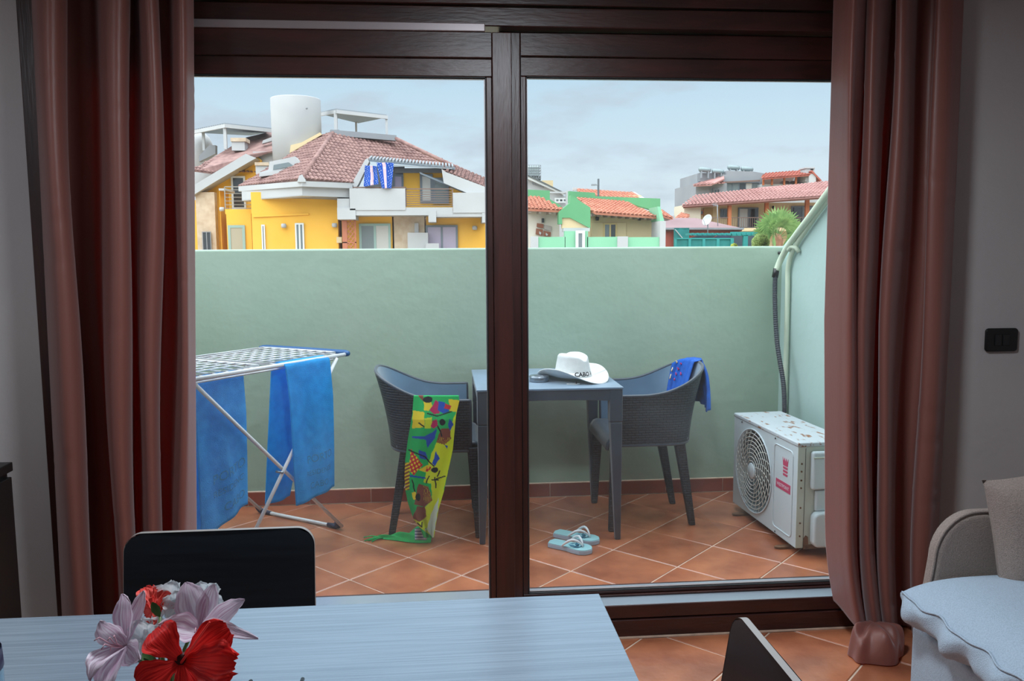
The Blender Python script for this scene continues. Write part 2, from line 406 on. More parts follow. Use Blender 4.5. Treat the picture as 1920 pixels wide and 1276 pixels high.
# ------------------------------------------------------------------ curtains
def curtain_mat():
    m = bpy.data.materials.new('brown_satin'); m.use_nodes = True; n = m.node_tree.nodes; L = m.node_tree.links; n.clear()
    o = n.new('ShaderNodeOutputMaterial'); p = n.new('ShaderNodeBsdfPrincipled'); tl = n.new('ShaderNodeBsdfTranslucent'); mx = n.new('ShaderNodeMixShader')
    p.inputs['Base Color'].default_value = (*lin((146, 94, 84)), 1); p.inputs['Roughness'].default_value = .45; p.inputs['Specular IOR Level'].default_value = .6; p.inputs['IOR'].default_value = 1.5
    p.inputs['Sheen Weight'].default_value = .5; p.inputs['Sheen Roughness'].default_value = .45; p.inputs['Sheen Tint'].default_value = (1, .86, .9, 1)
    tl.inputs[0].default_value = (*lin((190, 52, 40)), 1); mx.inputs[0].default_value = .32
    t = n.new('ShaderNodeTexCoord'); z = n.new('ShaderNodeTexNoise'); k = n.new('ShaderNodeMapping'); k.inputs['Scale'].default_value = (300, 300, 40); z.inputs['Scale'].default_value = 1.0
    L.new(t.outputs['Object'], k.inputs[0]); L.new(k.outputs[0], z.inputs['Vector'])
    b = n.new('ShaderNodeBump'); b.inputs['Strength'].default_value = .12; b.inputs['Distance'].default_value = .003; L.new(z.outputs['Fac'], b.inputs['Height']); L.new(b.outputs[0], p.inputs['Normal'])
    L.new(p.outputs[0], mx.inputs[1]); L.new(tl.outputs[0], mx.inputs[2]); L.new(mx.outputs[0], o.inputs[0]); return m
CURT = curtain_mat()
def pts_x(tab): return [(at(px, 650, 2.705-1.5*d).x, d) for px, d in tab]
LT = pts_x([(92,.02),(98,.07),(112,.10),(130,.095),(145,.07),(150,.04),(144,-.01),(150,-.035),(175,-.03),(198,-.035),(206,-.01),(204,.05),(212,.09),(226,.10),(241,.085),(250,.05),(248,.0),(252,-.03),(262,-.03),(267,.0),(266,.05),(276,.09),(290,.085),(302,.05),(301,.0),(306,-.02),(324,-.02),(329,.0),(328,.05),(336,.085),(346,.08),(356,.045),(367,.0)])
RT_ = pts_x([(1551,.0),(1566,.035),(1582,.070),(1597,.095),(1607,.07),(1610,.02),(1606,-.015),(1611,-.02),(1613,.03),(1616,.06),(1630,.085),(1642,.065),(1646,.02),(1640,-.03),(1650,-.04),(1658,-.02),(1657,.03),(1662,.065),(1676,.08),(1688,.06),(1692,.02),(1694,-.01),(1714,-.012),(1731,.01),(1730,.045),(1738,.065),(1760,.07),(1777,.04)])
def curtain(tab, xl, xr, ybase, ztop, zbot, nu, nv, seed):
    """tab = plan of the folds as (x, depth) points; xl / xr shift the two ends with height"""
    K = [Vector((a, d*1.5, 0)) for a, d in tab]; n_ = len(K); x0, x1 = K[0].x, K[-1].x
    L_ = [0.0]
    for p, q in zip(K, K[1:]): L_.append(L_[-1]+(q-p).length)
    def plan_pt(u):
        s = u*L_[-1]; i = 0
        while i < n_-2 and s > L_[i+1]: i += 1
        t = (s-L_[i])/(L_[i+1]-L_[i])
        p0, p1, p2, p3 = K[max(0, i-1)], K[i], K[i+1], K[min(n_-1, i+2)]
        return .5*((2*p1)+(p2-p0)*t+(2*p0-5*p1+4*p2-p3)*t*t+(-p0+3*p1-3*p2+p3)*t**3)
    PT = [plan_pt(i/nu) for i in range(nu+1)]
    rng = random.Random(seed); cre = [(rng.uniform(.15, 2.1), rng.uniform(0, 1), rng.uniform(.05, .16), rng.uniform(-.02, .02)) for _ in range(26)]
    def fn(u, v):
        z = lerp(ztop, zbot(u), v); q = PT[round(u*nu)]; f = (q.x-x0)/(x1-x0)
        x = lerp(xl(z), xr(z), f); d = q.y; w = min(1, u*8, (1-u)*8)
        sway = (.010*sin(z*2.3+u*5)+.005*sin(z*5.1+u*17))*w
        d = d*(.90+.10*cos((z-1.12)*1.7+u*3*w))
        for cz, cu, cw, sl in cre:
            a = (z-cz-sl*(u-cu)*8)/.009; b = (u-cu)/cw
            if abs(a) < 3 and abs(b) < 2: d -= .0035*exp(-a*a-b*b*2)
        return (x+sway, ybase-d, z)
    return MB().grid(fn, nu, nv)
cl = curtain(LT, lambda z: LT[0][0]+.016*(z-1.12), lambda z: LT[-1][0]+.0405*(z-1.12), 2.705, 2.29, lambda u: .012, 240, 130, 3).build('curtain', CURT, None, smooth=True, solid=.002)
tag(cl, 'brown satin curtain hanging in folds left of the glass door', 'curtain')
def rzb(u): return sinterp([(0, .125), (.12, .07), (.3, .035), (.5, .012), (1, .012)], u)
def rxl(z): return RT_[0][0]-.012-.004*max(0, z-1.12)+.038*max(0, 1.12-z)+(max(0, .42-z)**2)*.35
cr_ = curtain(RT_, rxl, lambda z: RT_[-1][0], 2.705, 2.29, rzb, 240, 130, 5).build('curtain', CURT, None, smooth=True, solid=.002)
tag(cr_, 'mauve brown satin curtain beside the sofa, hem bunched on the floor', 'curtain')
def clump(u, v):
    a = u*2*pi; c = Vector((1.425, 2.53, 0))
    ex = .090+.010*sin(3*a+1); ey = .062+.006*sin(4*a)
    k = max(0, cos(v*pi/2))**.42; z = .004+.096*sin(v*pi/2)**.75
    fold = .010*sin(4*a+3*v)+.006*sin(7*a-2*v+1)
    z += fold*1.3*sin(pi*v)
    r_f = 1+fold*5*(1-v*.4)
    return (c.x+cos(a)*ex*k*r_f+.02*v, c.y+sin(a)*ey*k*r_f+.05*v*v, z)
o = MB().grid(clump, 120, 36).build('hem_bunch', CURT, cr_, smooth=True); o['label'] = 'bunched hem lying on the tiles'
# ------------------------------------------------------------------ light switch
sw = thing('light_switch', 'black switch plate on the wall right of the curtain', 'switch', (1.965, YB, 1.04))
def rrect(cx, cz, w, h, r, n=5):
    P = []
    for sx, sz, a0 in ((1, 1, 0), (-1, 1, pi/2), (-1, -1, pi), (1, -1, 3*pi/2)):
        for k in range(n+1):
            a = a0+pi/2*k/n; P.append((cx+sx*(w/2-r)+r*cos(a), cz+sz*(h/2-r)+r*sin(a)))
    return P
MB().prism([(x, YB, z) for x, z in rrect(1.965, 1.041, .120, .083, .012)], (0, -.011, 0)).build('plate', BLACK, sw, bevel=.004)
MB().box(1.937, 1.963, YB-.014, YB-.01, 1.021, 1.061).build('rocker', M('switch_rocker', (22, 24, 26), .3), sw, bevel=.002)
MB().box(1.966, 1.992, YB-.014, YB-.01, 1.021, 1.061).build('rocker', MATS['switch_rocker'], sw, bevel=.002)
# ------------------------------------------------------------------ terrace: plastic table
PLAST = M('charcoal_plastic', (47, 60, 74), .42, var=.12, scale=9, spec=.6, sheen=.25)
PTOP = M('skylit_charcoal_plastic', (90, 120, 146), .4, var=.12, scale=7, spec=.8, sheen=.4)  # charcoal plastic with the bluish sky reflection painted into its base colour
def weave_mat():
    m = bpy.data.materials.new('woven_charcoal_plastic'); m.use_nodes = True; n = m.node_tree.nodes; L = m.node_tree.links
    p = n['Principled BSDF']; p.inputs['Roughness'].default_value = .5
    uv = n.new('ShaderNodeUVMap'); b = n.new('ShaderNodeTexBrick'); L.new(uv.outputs[0], b.inputs['Vector'])
    b.inputs['Scale'].default_value = 1.0; b.inputs['Brick Width'].default_value = .034; b.inputs['Row Height'].default_value = .0125; b.inputs['Mortar Size'].default_value = .0026; b.inputs['Mortar Smooth'].default_value = .6
    b.inputs['Color1'].default_value = (*lin((42, 52, 61)), 1); b.inputs['Color2'].default_value = (*lin((36, 45, 54)), 1); b.inputs['Mortar'].default_value = (*lin((22, 26, 30)), 1)
    L.new(b.outputs['Color'], p.inputs['Base Color'])
    inv = n.new('ShaderNodeMath'); inv.operation = 'SUBTRACT'; inv.inputs[0].default_value = 1; L.new(b.outputs['Fac'], inv.inputs[1])
    bp = n.new('ShaderNodeBump'); bp.inputs['Strength'].default_value = .9; bp.inputs['Distance'].default_value = .004; L.new(inv.outputs[0], bp.inputs['Height']); L.new(bp.outputs[0], p.inputs['Normal'])
    return m
WEAVE = weave_mat()
TX0, TX1, TY0, TY1, TZ = .147, .832, 3.735, 4.405, .735
tb = thing('patio_table', 'square charcoal plastic table on the terrace with the white hat', 'table', ((TX0+TX1)/2, (TY0+TY1)/2, 0))
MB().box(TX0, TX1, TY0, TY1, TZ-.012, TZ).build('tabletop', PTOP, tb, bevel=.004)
def apron(m, a, b, inward):
    """arched apron board between two legs"""
    a = Vector(a); b = Vector(b); n = 14; top = TZ-.012
    P = [a+_z*top]+[lerp(a, b, k/n)+_z*(top-.052+.010*(1-(2*k/n-1)**2)*1.0-.004) for k in range(n+1)]+[b+_z*top]
    m.prism(P, Vector(inward)*.018)
ap = MB(); q = .006
apron(ap, (TX0+q, TY0+q, 0), (TX1-q, TY0+q, 0), (0, 1, 0)); apron(ap, (TX0+q, TY1-q, 0), (TX1-q, TY1-q, 0), (0, -1, 0))
apron(ap, (TX0+q, TY0+q, 0), (TX0+q, TY1-q, 0), (1, 0, 0)); apron(ap, (TX1-q, TY0+q, 0), (TX1-q, TY1-q, 0), (-1, 0, 0))
ap.build('apron', PLAST, tb, bevel=.002, seg=1)
for sx, sy in ((0, 0), (1, 0), (1, 1), (0, 1)):
    x = TX1-.003 if sx else TX0+.003; y = TY1-.003 if sy else TY0+.003; dx = -1 if sx else 1; dy = -1 if sy else 1
    def ring(w, z, o=0): return [(x+dx*o, y+dy*o, z), (x+dx*w, y+dy*o, z), (x+dx*w, y+dy*w, z), (x+dx*o, y+dy*w, z)]
    m = MB(); m.hexa(ring(.060, .57), ring(.060, TZ-.013)); m.hexa(ring(.031, 0, .004), ring(.057, .567, .001))
    m.build('leg', PLAST, tb, bevel=.004)
# ------------------------------------------------------------------ terrace: woven armchairs
def rim_z(X): return .672+.128*max(0, (.32-X)/.365)**2
def plan(t):
    """U-shaped plan, t=-1 (right arm front) .. 0 back centre .. 1 (left arm front); returns X, Y and arc length"""
    a = abs(t); s = 1 if t > 0 else -1
    if a > .55: X = lerp(.17, .42, (a-.55)/.45); Yh = .262+.006*(a-.55)
    else:
        th = a/.55*pi/2; X = .17-.165*cos(th)**.8; Yh = .262*sin(th)**.72
    return X, s*Yh
def shell_pt(t, v, off=0, ztop=None, z=None):
    """v=0 bottom, 1 rim; off = outward offset"""
    X, Yl = plan(t); back = max(0, 1-X/.2)
    zr = rim_z(X-.05*back)
    zz = lerp(.424, zr, v) if z is None else z
    k = max(0, (zz-.42)/.38)
    out = back*(.075*k**1.6)
    e = .004; x1, y1 = plan(max(-1, t-e)); x2, y2 = plan(min(1, t+e)); tx, ty = x2-x1, y2-y1; l = sqrt(tx*tx+ty*ty) or 1; nx, ny = ty/l, -tx/l
    if nx*(X-.25)+ny*Yl < 0: nx, ny = -nx, -ny
    flare = .012*k*(1-back)
    return Vector((X-out+nx*(off+flare)+back*.028, Yl*(.90+.10*min(1, k+.2))+ny*(off+flare), zz))
ARC = [0.0]
for i in range(1, 161):
    a = plan(-1+2*(i-1)/160); b = plan(-1+2*i/160); ARC.append(ARC[-1]+sqrt((a[0]-b[0])**2+(a[1]-b[1])**2))
def arc(t):
    f = (t+1)/2*160; i = min(159, int(f)); return lerp(ARC[i], ARC[i+1], f-i)
def add_uv(o, fn):
    me = o.data; uv = me.uv_layers.new(name='UVMap')
    for l in me.loops: uv.data[l.index].uv = fn(me.vertices[l.vertex_index].co)
def make_armchair(label, xb, yc, face):
    """face=+1: looks towards +x, -1: towards -x; xb = world x of local X=0"""
    def Wd(p): return Vector((xb+face*p[0], yc+face*p[1], p[2]))
    ch = thing('woven_armchair', label, 'chair', (xb+face*.22, yc, 0), 'armchairs at the terrace table')
    NU, NV = 90, 14
    m = MB(); m.grid(lambda u, v: Wd(shell_pt(-1+2*u, v, 0)), NU, NV)
    uvs = [(arc(-1+2*i/NU), shell_pt(-1+2*i/NU, j/NV).z) for j in range(NV+1) for i in range(NU+1)]
    me_o = m.build('woven_shell', WEAVE, ch, smooth=True)
    uvl = me_o.data.uv_layers.new(name='UVMap')
    for l in me_o.data.loops: uvl.data[l.index].uv = uvs[l.vertex_index]
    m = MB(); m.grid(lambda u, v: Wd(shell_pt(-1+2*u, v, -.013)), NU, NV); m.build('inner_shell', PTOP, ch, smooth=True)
    m = MB(); pts = [Wd(shell_pt(-1+2*i/NU, 1, -.0065)) for i in range(NU+1)]
    pts = [Wd(shell_pt(-1, 0, -.0065)), Wd(shell_pt(-1, .5, -.0065)), Wd(shell_pt(-1, .94, -.0065))]+pts+[Wd(shell_pt(1, .94, -.0065)), Wd(shell_pt(1, .5, -.0065)), Wd(shell_pt(1, 0, -.0065))]
    m.tube(pts, .0078, 8); m.build('rim', PLAST, ch, smooth=True)
    # seat, dished, with front lip turned down
    def seat(u, v):
        X = .068+.417*u; hw = .222+.02*u
        if X < .17: hw = min(hw, .225*sin(math.acos(max(0, (.17-X)/.165)**1.25))**.72)
        Yh = hw*(2*v-1); z = .452+.018*u-.012*sin(pi*u)*cos(pi*(v-.5))
        if u > .9: X = .4395+.045*sin((u-.9)/.1*pi/2); z = .468-.06*(1-cos((u-.9)/.1*pi/2))
        return Wd((X, Yh, z))
    MB().grid(seat, 30, 12).build('seat', PLAST, ch, smooth=True, solid=.012)
    m = MB(); m.tube([Wd(shell_pt(-1+2*i/NU, .015, -.006)) for i in range(NU+1)], .0085, 6); m.build('seat_rail', PLAST, ch, smooth=True)
    for sx, sy in ((1, -1), (1, 1), (0, -1), (0, 1)):
        if sx: T, B = (.435, sy*.235), (.455, sy*.232)
        else: T, B = (.115, sy*.196), (.035, sy*.176)
        wt, wb_, zt = .052, .032, .445
        def ring(c, w, z): return [Wd((c[0]+a*w/2, c[1]+b*w*.42, z)) for a, b in ((-1, -1), (1, -1), (1, 1), (-1, 1))]
        mm = MB().hexa(ring(B, wb_, 0), ring(T, wt, zt)); lo = mm.build('leg', WEAVE, ch, bevel=.006)
        add_uv(lo, lambda c: (c.x*.9+c.y*.9, c.z))
    return ch, Wd
chL, WL = make_armchair('charcoal woven armchair with the colourful sarong over its arm', -.300, 4.075, 1)
chR, WR = make_armchair('charcoal woven armchair with a blue towel over its backrest', 1.260, 4.095, -1)
# blue towel over the back of the right chair
BLUE2 = M('bright_blue_towel', (18, 92, 190), .9, var=.15, scale=30, bump=.5, bscale=300)
def tow(u, v):
    tt = lerp(-.29, .02, u); tl = .13+.245
    s = v*.46
    rip = .006*sin(u*24)+.003*sin(u*51+1)
    Lin = .23
    if s < Lin:                                   # inner side, bottom to rim
        zr = shell_pt(tt, 1).z; z = zr+.012-(Lin-s); p = shell_pt(tt, 1, -.028+rip-.004, z=z)
        k = (Lin-s)/Lin
        return WR(p)+Vector((0, 0, 0))
    k = (s-Lin)/(.46-Lin); tt = tt+.16*k; zr = shell_pt(tt, 1).z
    z = zr+.012-(s-Lin)*(1 if k > .15 else 1)
    p = shell_pt(tt, 1, .012+rip); p = Vector((p.x-.012*min(1, k*3)-rip*.5, p.y, z))
    return WR(p)
o = MB().grid(tow, 44, 46).build('beach_towel', BLUE2, None, smooth=True, solid=.004, solid_off=0)
tag(o, 'crumpled blue towel draped over the back of the right terrace armchair', 'towel')
for i, (u, v0, dv, c) in enumerate([(.18, .27, .06, 0), (.16, .36, .05, 0), (.45, .30, .03, 1), (.47, .36, .03, 1), (.44, .24, .025, 1), (.5, .42, .02, 1), (.25, .45, .03, 0), (.7, .3, .03, 1)]):
    pts = [tow(u+.02*sin(k*1.3), v0+dv*k/4)+Vector((-.006, -.0035, .003)) for k in range(5)]
    MB().tube(pts, .0032, 5).build(('cream_motif', 'pink_motif')[c], M('cream_print', (225, 205, 160), .9) if c == 0 else M('pink_print', (190, 50, 100), .9), o, smooth=True)
# ------------------------------------------------------------------ hat, ashtray
HATM = M('white_straw', (206, 210, 210), .8, var=.04, scale=40, bump=.35, bscale=400)
hx, hy, hz = .632, 3.985, TZ+.004
hat = thing('cowboy_hat', 'white cowboy hat lettered CABO on the terrace table', 'hat', (hx, hy, TZ))
fd = -pi*.27
def brim_z(a, r):
    k = max(0, (r-.085)/.085); side = sin(a-fd)**2
    return .016+(.064*side-.016)*k**1.5
def brim(u, v):
    a = u*2*pi; rin = .084; ro = .168+.018*abs(cos(a-fd)); r = lerp(rin, ro, v)
    sq = 1-.12*sin(a-fd)**2*v
    return (hx+cos(a)*r*sq, hy+sin(a)*r*sq, hz+brim_z(a, r))
MB().grid(brim, 72, 12).build('brim', HATM, hat, smooth=True, solid=.003, solid_off=0)
def crown(u, v):
    a = u*2*pi; al = cos(a-fd); sd = sin(a-fd)
    if v < .62:
        k = v/.62; r = lerp(.087, .071, k); z = .014+.092*k
    else:
        k = (v-.62)/.38; r = .071*cos(k*pi/2)**.55 if k < 1 else 0; z = .106+.024*sin(k*pi/2*1.35)/1
    rx = r*(1+.10*al*al); x = cos(a)*rx; y = sin(a)*rx
    lx = x*cos(fd)+y*sin(fd); ly = -x*sin(fd)+y*cos(fd)
    if v > .55: z -= .026*exp(-(ly/.022)**2)*(min(1, (v-.55)/.25))*(1 if lx > -.09 else .5) ; z -= .014*max(0, lx/.08)*min(1, (v-.5)/.4)
    return (hx+x, hy+y, hz+z)
MB().grid(crown, 64, 30).build('crown', HATM, hat, smooth=True)
m = MB()
m.grid(lambda u, v: (hx+cos(u*2*pi)*(.0885-.004*v)*(1+.1*cos(u*2*pi-fd)**2), hy+sin(u*2*pi)*(.0885-.004*v)*(1+.1*cos(u*2*pi-fd)**2), hz+.016+.024*v), 64, 2)
m.build('hat_band', M('hat_band_white', (228, 230, 230), .7), hat, smooth=True, solid=.002)
tv, tf = text_verts('CABO V', .028, bold=.0009)
def onhat(x, y):
    a = -pi*.34+x/.090
    rr = (.0885-.004*((y+.012)/.024))*(1+.1*cos(a-fd)**2)+.0022
    return (hx+cos(a)*rr, hy+sin(a)*rr, hz+.033+y)
MB().add([onhat(x, y) for x, y, _ in tv], tf).build('lettering', M('black_print', (20, 22, 28), .7), hat)
m = MB(); m.tube([(hx-.02+.03*cos(a)*1.0+.004*sin(3*a), hy-.150+.014*sin(a), TZ+.003) for a in [i*2*pi/24 for i in range(24)]], .0016, 6, closed=True)
m.build('chin_cord', HATM, hat, smooth=True)
MB().lathe([(0, .001), (.004, .001), (.0045, .006), (.0035, .011), (0, .012)], (hx-.005, hy-.137, TZ), 10).build('cord_toggle', BLACK, hat, smooth=True)
ash = thing('ashtray', 'small round metal ashtray beside the white hat', 'ashtray', (.462, 3.955, TZ))
STEEL = M('brushed_steel', (150, 160, 170), .28, metal=.85)
MB().lathe([(0, .001), (.046, .001), (.048, .003), (.048, .026), (.046, .029), (.040, .030), (.024, .026), (.022, .012), (0, .010)], (.462, 3.955, TZ), 32).build('bowl', STEEL, ash, smooth=False, bevel=.001, seg=1)
MB().lathe([(.047, .020), (.0492, .020), (.0492, .024), (.047, .024)], (.462, 3.955, TZ), 32, caps=False).build('ring_band', STEEL, ash, smooth=True)
MB().lathe([(0, .0115), (.021, .0125)], (.462, 3.955, TZ), 20).build('well', BLACK, ash)
# ------------------------------------------------------------------ sarong over the left chair's arm, hanging to the floor
SP = dict(green=(26, 186, 98), lime=(216, 230, 40), yellow=(236, 216, 46), brown=(138, 74, 56), mag=(196, 30, 98), blue=(22, 84, 188), black=(16, 20, 26), white=(214, 226, 214), red=(204, 40, 54))
LIME = [(500,90),(515,90),(470,480),(400,760),(330,1190),(200,1100),(150,1040),(250,930),(300,880),(290,750),(230,740),(290,520),(345,400),(430,330),(490,180)]
SH = [('lime', LIME), ('yellow', [(145,165),(235,180),(240,300),(140,310)]), ('yellow', [(430,75),(520,85),(495,180),(440,170)]), ('lime', [(240,230),(300,220),(290,310),(240,310)]),
 ('brown', [(180,45),(225,50),(235,95),(205,70)]), ('brown', [(370,310),(440,310),(450,390),(400,440),(330,420)]), ('brown', [(190,750),(270,775),(300,880),(240,935),(155,915),(170,830)]), ('brown', [(180,930),(240,935),(255,1010),(200,1055),(140,1025)]),
 ('yellow', [(232,95),(290,90),(300,140),(270,170),(235,165)]), ('mag', [(300,130),(330,80),(365,120),(355,190),(310,195),(280,165)]), ('blue', [(350,90),(395,100),(440,140),(430,175),(385,190),(345,165)]), ('red', [(400,110),(450,130),(445,160),(395,150)]),
 ('mag', [(300,250),(335,235),(345,290),(310,312),(288,290)]), ('blue', [(440,230),(470,280),(440,330),(425,270)]), ('blue', [(330,490),(358,550),(320,610),(300,590)]), ('blue', [(140,370),(240,372),(300,340),(335,310),(325,380),(262,465),(248,400),(140,386)]), ('blue', [(190,480),(250,500),(262,560),(198,548)]),
 ('red', [(130,470),(170,530),(225,600),(180,650),(150,685),(112,640)]), ('yellow', [(190,640),(260,600),(290,612),(250,660)]), ('red', [(255,615),(290,615),(285,650),(250,655)]), ('blue', [(120,680),(250,700),(250,712),(120,695)]),
 ('yellow', [(135,820),(165,815),(175,870),(150,880)]), ('white', [(350,860),(345,960),(320,1110),(305,1190),(255,1110),(295,980)]), ('brown', [(70,580),(118,580),(118,800),(80,800)]), ('blue', [(400,440),(425,450),(415,470)])]
BL = [((110,480),(240,535)),((240,535),(310,610)),((260,190),(340,212)),((340,212),(450,175)),((345,290),(378,370)),((250,745),(275,690)),((140,720),(160,810)),((185,1065),(215,1095)),((215,1095),(220,1060)),((190,265),(235,295)),((340,690),(360,650)),((310,720),(400,690)),((320,700),(330,780)),((300,720),(350,720))]
HD = [((265,80),(38,26)),((380,260),(24,26)),((320,640),(28,22)),((187,857),(20,30))]
def sarong_col(x, y):
    c = 'green'
    for k, P in SH:
        if inpoly(x, y, P): c = k
    if c == 'red' and y > 460 and (sin(x*.16+y*.05)*sin(y*.14-x*.05)) > .25: c = 'yellow'
    if c == 'brown' and x < 119 and y > 570 and sin(y*.22+x*.1) > .2: c = 'yellow'
    if c == 'brown' and 380 < y < 900 and x > 230 and sin(x*.5+y*.12) > .93: c = 'yellow'
    for a, b in BL:
        if segd(x, y, a, b) < 5: c = 'black'
    for (cx, cy), (rx, ry) in HD:
        if ((x-cx)/rx)**2+((y-cy)/ry)**2 < 1: c = 'black'
    return SP[c]
Lf = [(45,152),(200,140),(400,105),(560,84),(700,78),(800,85),(900,105),(960,125),(1030,150),(1100,200),(1190,235)]
Rt = [(60,512),(90,516),(200,490),(480,463),(700,415),(800,395),(950,350),(1100,322),(1190,310)]
def zoompx(x, y): return 740+x*.2351, 730+y*.2351
NU, NV = 110, 260
def sar(u, v):
    y = lerp(52, 1180, v); a = interp(Lf, y); b = interp(Rt, y); x = lerp(a, b, u); return x, y
def sar3(u, v):
    x, y = sar(u, v); px, py = zoompx(x, y)
    dep = 3.793-.030*min(1, v*6)-.02*v+.009*sin(u*14+v*3)*(.25+v)+.010*sin(u*7.0+2+v*2)*v
    return at(px, py, dep)
VT = .09
def sarong(u, v):
    if v < VT:                                      # short inner flap over the rim
        k = v/VT; q = sar3(u, 0); return Vector((q.x, q.y+.056*(1-k)+.0, q.z-.10*(1-k)**2+.010*sin(k*pi)))
    return sar3(u, (v-VT)/(1-VT))
ms = MB().grid(sarong, NU, NV)
SARM = M('printed_cotton', rough=.8, attr='Col', bump=.2, bscale=200, trans=.4)
so_ = ms.build('sarong', SARM, None, smooth=True, solid=.0015)
ca = so_.data.color_attributes.new('Col', 'FLOAT_COLOR', 'POINT')
for j in range(NV+1):
    for i in range(NU+1):
        v = j/NV; v = 0 if v < VT else (v-VT)/(1-VT)
        x, y = sar(i/NU, v)
        ca.data[j*(NU+1)+i].color = (*lin(sarong_col(x+2*sin(y*.09), y)), 1)
tag(so_, 'green and yellow printed sarong hanging over the left armchair down to the tiles', 'sarong')
# trailing end on the floor
SG = M('green_cotton', (22, 165, 84), .8, var=.1, scale=30)
def trail(u, v):
    px = lerp(806, 712, u); c = at(px, lerp(1008, 1013, u), 3.8)
    b = atz(px, interp([(0, 1016), (.45, 1016), (1, 1013)], u), 0); w = interp([(0, .075), (.25, .085), (.6, .05), (1, .022)], u)
    h = interp([(0, .075), (.2, .065), (.5, .040), (1, .014)], u)
    return Vector((b.x+.01*sin(v*9), b.y+.030+w*(v-.5)*-1.2, .003+h*sin(pi*v)**.8*(.8+.2*sin(u*17+v*9))))
o = MB().grid(trail, 44, 20).build('trailing_end', SG, so_, smooth=True); o['label'] = 'plain green end bunched on the tiles'
m = MB(); rng = random.Random(4)
for k in range(7):
    a = Vector(trail(.97, .2+.1*k)); a.z = .008; d = Vector((-.045-.035*rng.random(), rng.uniform(-.05, .035), -.005))
    m.tube([a, a+d*.5+Vector((0, .006*sin(k), .006)), a+d], [.004, .003, .0025], 5)
m.build('fringe', SG, so_, smooth=True)
m = MB(); m.grid(lambda u, v: at(lerp(778, 800, u), lerp(990, 1012, v), 3.765-.012*sin(u*9)), 8, 8)
sb = M('striped_print', rough=.8, attr='Col'); o = m.build('striped_border', sb, so_, smooth=True, solid=.001)
ca = o.data.color_attributes.new('Col', 'FLOAT_COLOR', 'POINT')
for i in range(len(o.data.vertices)): ca.data[i].color = (*lin((200, 215, 225) if (i//9) % 2 else (30, 50, 110)), 1)
# ------------------------------------------------------------------ flip-flops
FF = M('pale_turquoise_foam', (150, 205, 212), .6, bump=.2, bscale=200); FFS = M('sole_side', (166, 186, 205), .7); STRAP = M('white_rubber_strap', (222, 230, 236), .4); LEAF = M('teal_leaf_print', (14, 110, 140), .6)
def flipflop(heel, toe, label):
    h = Vector(heel); t = Vector(toe); d = (t-h); Ln = d.length; d.normalize(); s = Vector((-d.y, d.x, 0))
    e = thing('flip_flop', label, 'sandal', ((h.x+t.x)/2, (h.y+t.y)/2, 0), 'flip-flops on the terrace tiles')
    prof = [(0, .0), (.015, .022), (.05, .034), (.25, .035), (.45, .034), (.65, .044), (.8, .047), (.92, .036), (.98, .018), (1, 0)]
    n = 24; L_ = [(sinterp(prof, k/n)) for k in range(n+1)]
    out = [h+d*Ln*k/n+s*L_[k] for k in range(n+1)]+[h+d*Ln*k/n-s*L_[k] for k in range(n-1, 0, -1)]
    MB().prism([p+_z*.001 for p in out], (0, 0, .020)).build('sole', FFS, e, bevel=.003)
    MB().prism([p+(h+d*Ln*.5-p)*.02+_z*.0205 for p in out], (0, 0, .0035)).build('footbed', FF, e, bevel=.001, seg=1)
    top = .025; tp = h+d*Ln*.80
    for sg in (1, -1):
        pts = []
        for k in range(9):
            q = k/8; base = tp+(h+d*Ln*.40+s*sg*.040-tp)*q
            pts.append(base+s*sg*.012*sin(pi*q)+_z*(top+.034*sin(pi*min(1, q*1.0)**.8)))
        MB().tube(pts, [.0035, .0045, .0055, .006, .0065, .0065, .006, .005, .004], 6).build('strap', STRAP, e, smooth=True)
    m = MB()
    for a, (f, w, l) in enumerate([(.62, .016, .05), (.70, -.018, .045), (.58, -.012, .05), (.75, .012, .035), (.66, .0, .04), (.52, .014, .03)]):
        c = h+d*Ln*f+s*w; r = random.Random(a); an = r.uniform(0, 6.3); dv = d*cos(an)+s*sin(an); sv = d*-sin(an)+s*cos(an)
        m.prism([c-dv*l/2+_z*.0242, c+sv*l*.22+_z*.0242, c+dv*l/2+_z*.0242, c-sv*l*.22+_z*.0242], (0, 0, .0006))
    m.build('leaf_print', LEAF, e)
    return e
flipflop((.478, 3.705, 0), (.655, 3.570, 0), 'front flip-flop of the pale turquoise pair, nearer the door')
flipflop((.520, 3.835, 0), (.712, 3.690, 0), 'rear flip-flop of the pale turquoise pair, nearer the table leg')
# ------------------------------------------------------------------ drying rack
RACKW = M('white_enamel_tube', (214, 218, 222), .35); RACKB = M('blue_plastic_end', (28, 84, 140), .4); RACKF = M('dark_blue_foot', (28, 36, 66), .45); RODM = M('white_wire', (225, 228, 230), .4)
RA = Vector((-.478, 4.063, 0)); E1 = Vector((-.559955, -.828523, 0)); E2 = Vector((-.828523, .559955, 0)); RZ = .87; RW = .57; RL = 1.02
def rk(s, w, z): return RA+E1*s+E2*w+_z*z
rack = thing('drying_rack', 'white folding clothes drying rack with blue ends on the terrace', 'rack', tuple(rk(.45, .28, 0)))
for w in (0, RW):
    MB().tube([rk(-.01, w, RZ), rk(RL, w, RZ)], .0095, 10).build('side_tube', RACKW, rack, smooth=True)
for s, nm in ((-.012, 1), (RL, 0)):
    m = MB(); m.tube([rk(s+.02, -.002, RZ+.002), rk(s, .0, RZ+.003), rk(s-.012, .02, RZ+.004), rk(s-.014, RW/2, RZ+.006), rk(s-.012, RW-.02, RZ+.004), rk(s, RW, RZ+.003), rk(s+.02, RW+.002, RZ+.002)], [.012, .014, .014, .013, .014, .014, .012], 10)
    m.build('end_bar', RACKB, rack, smooth=True)
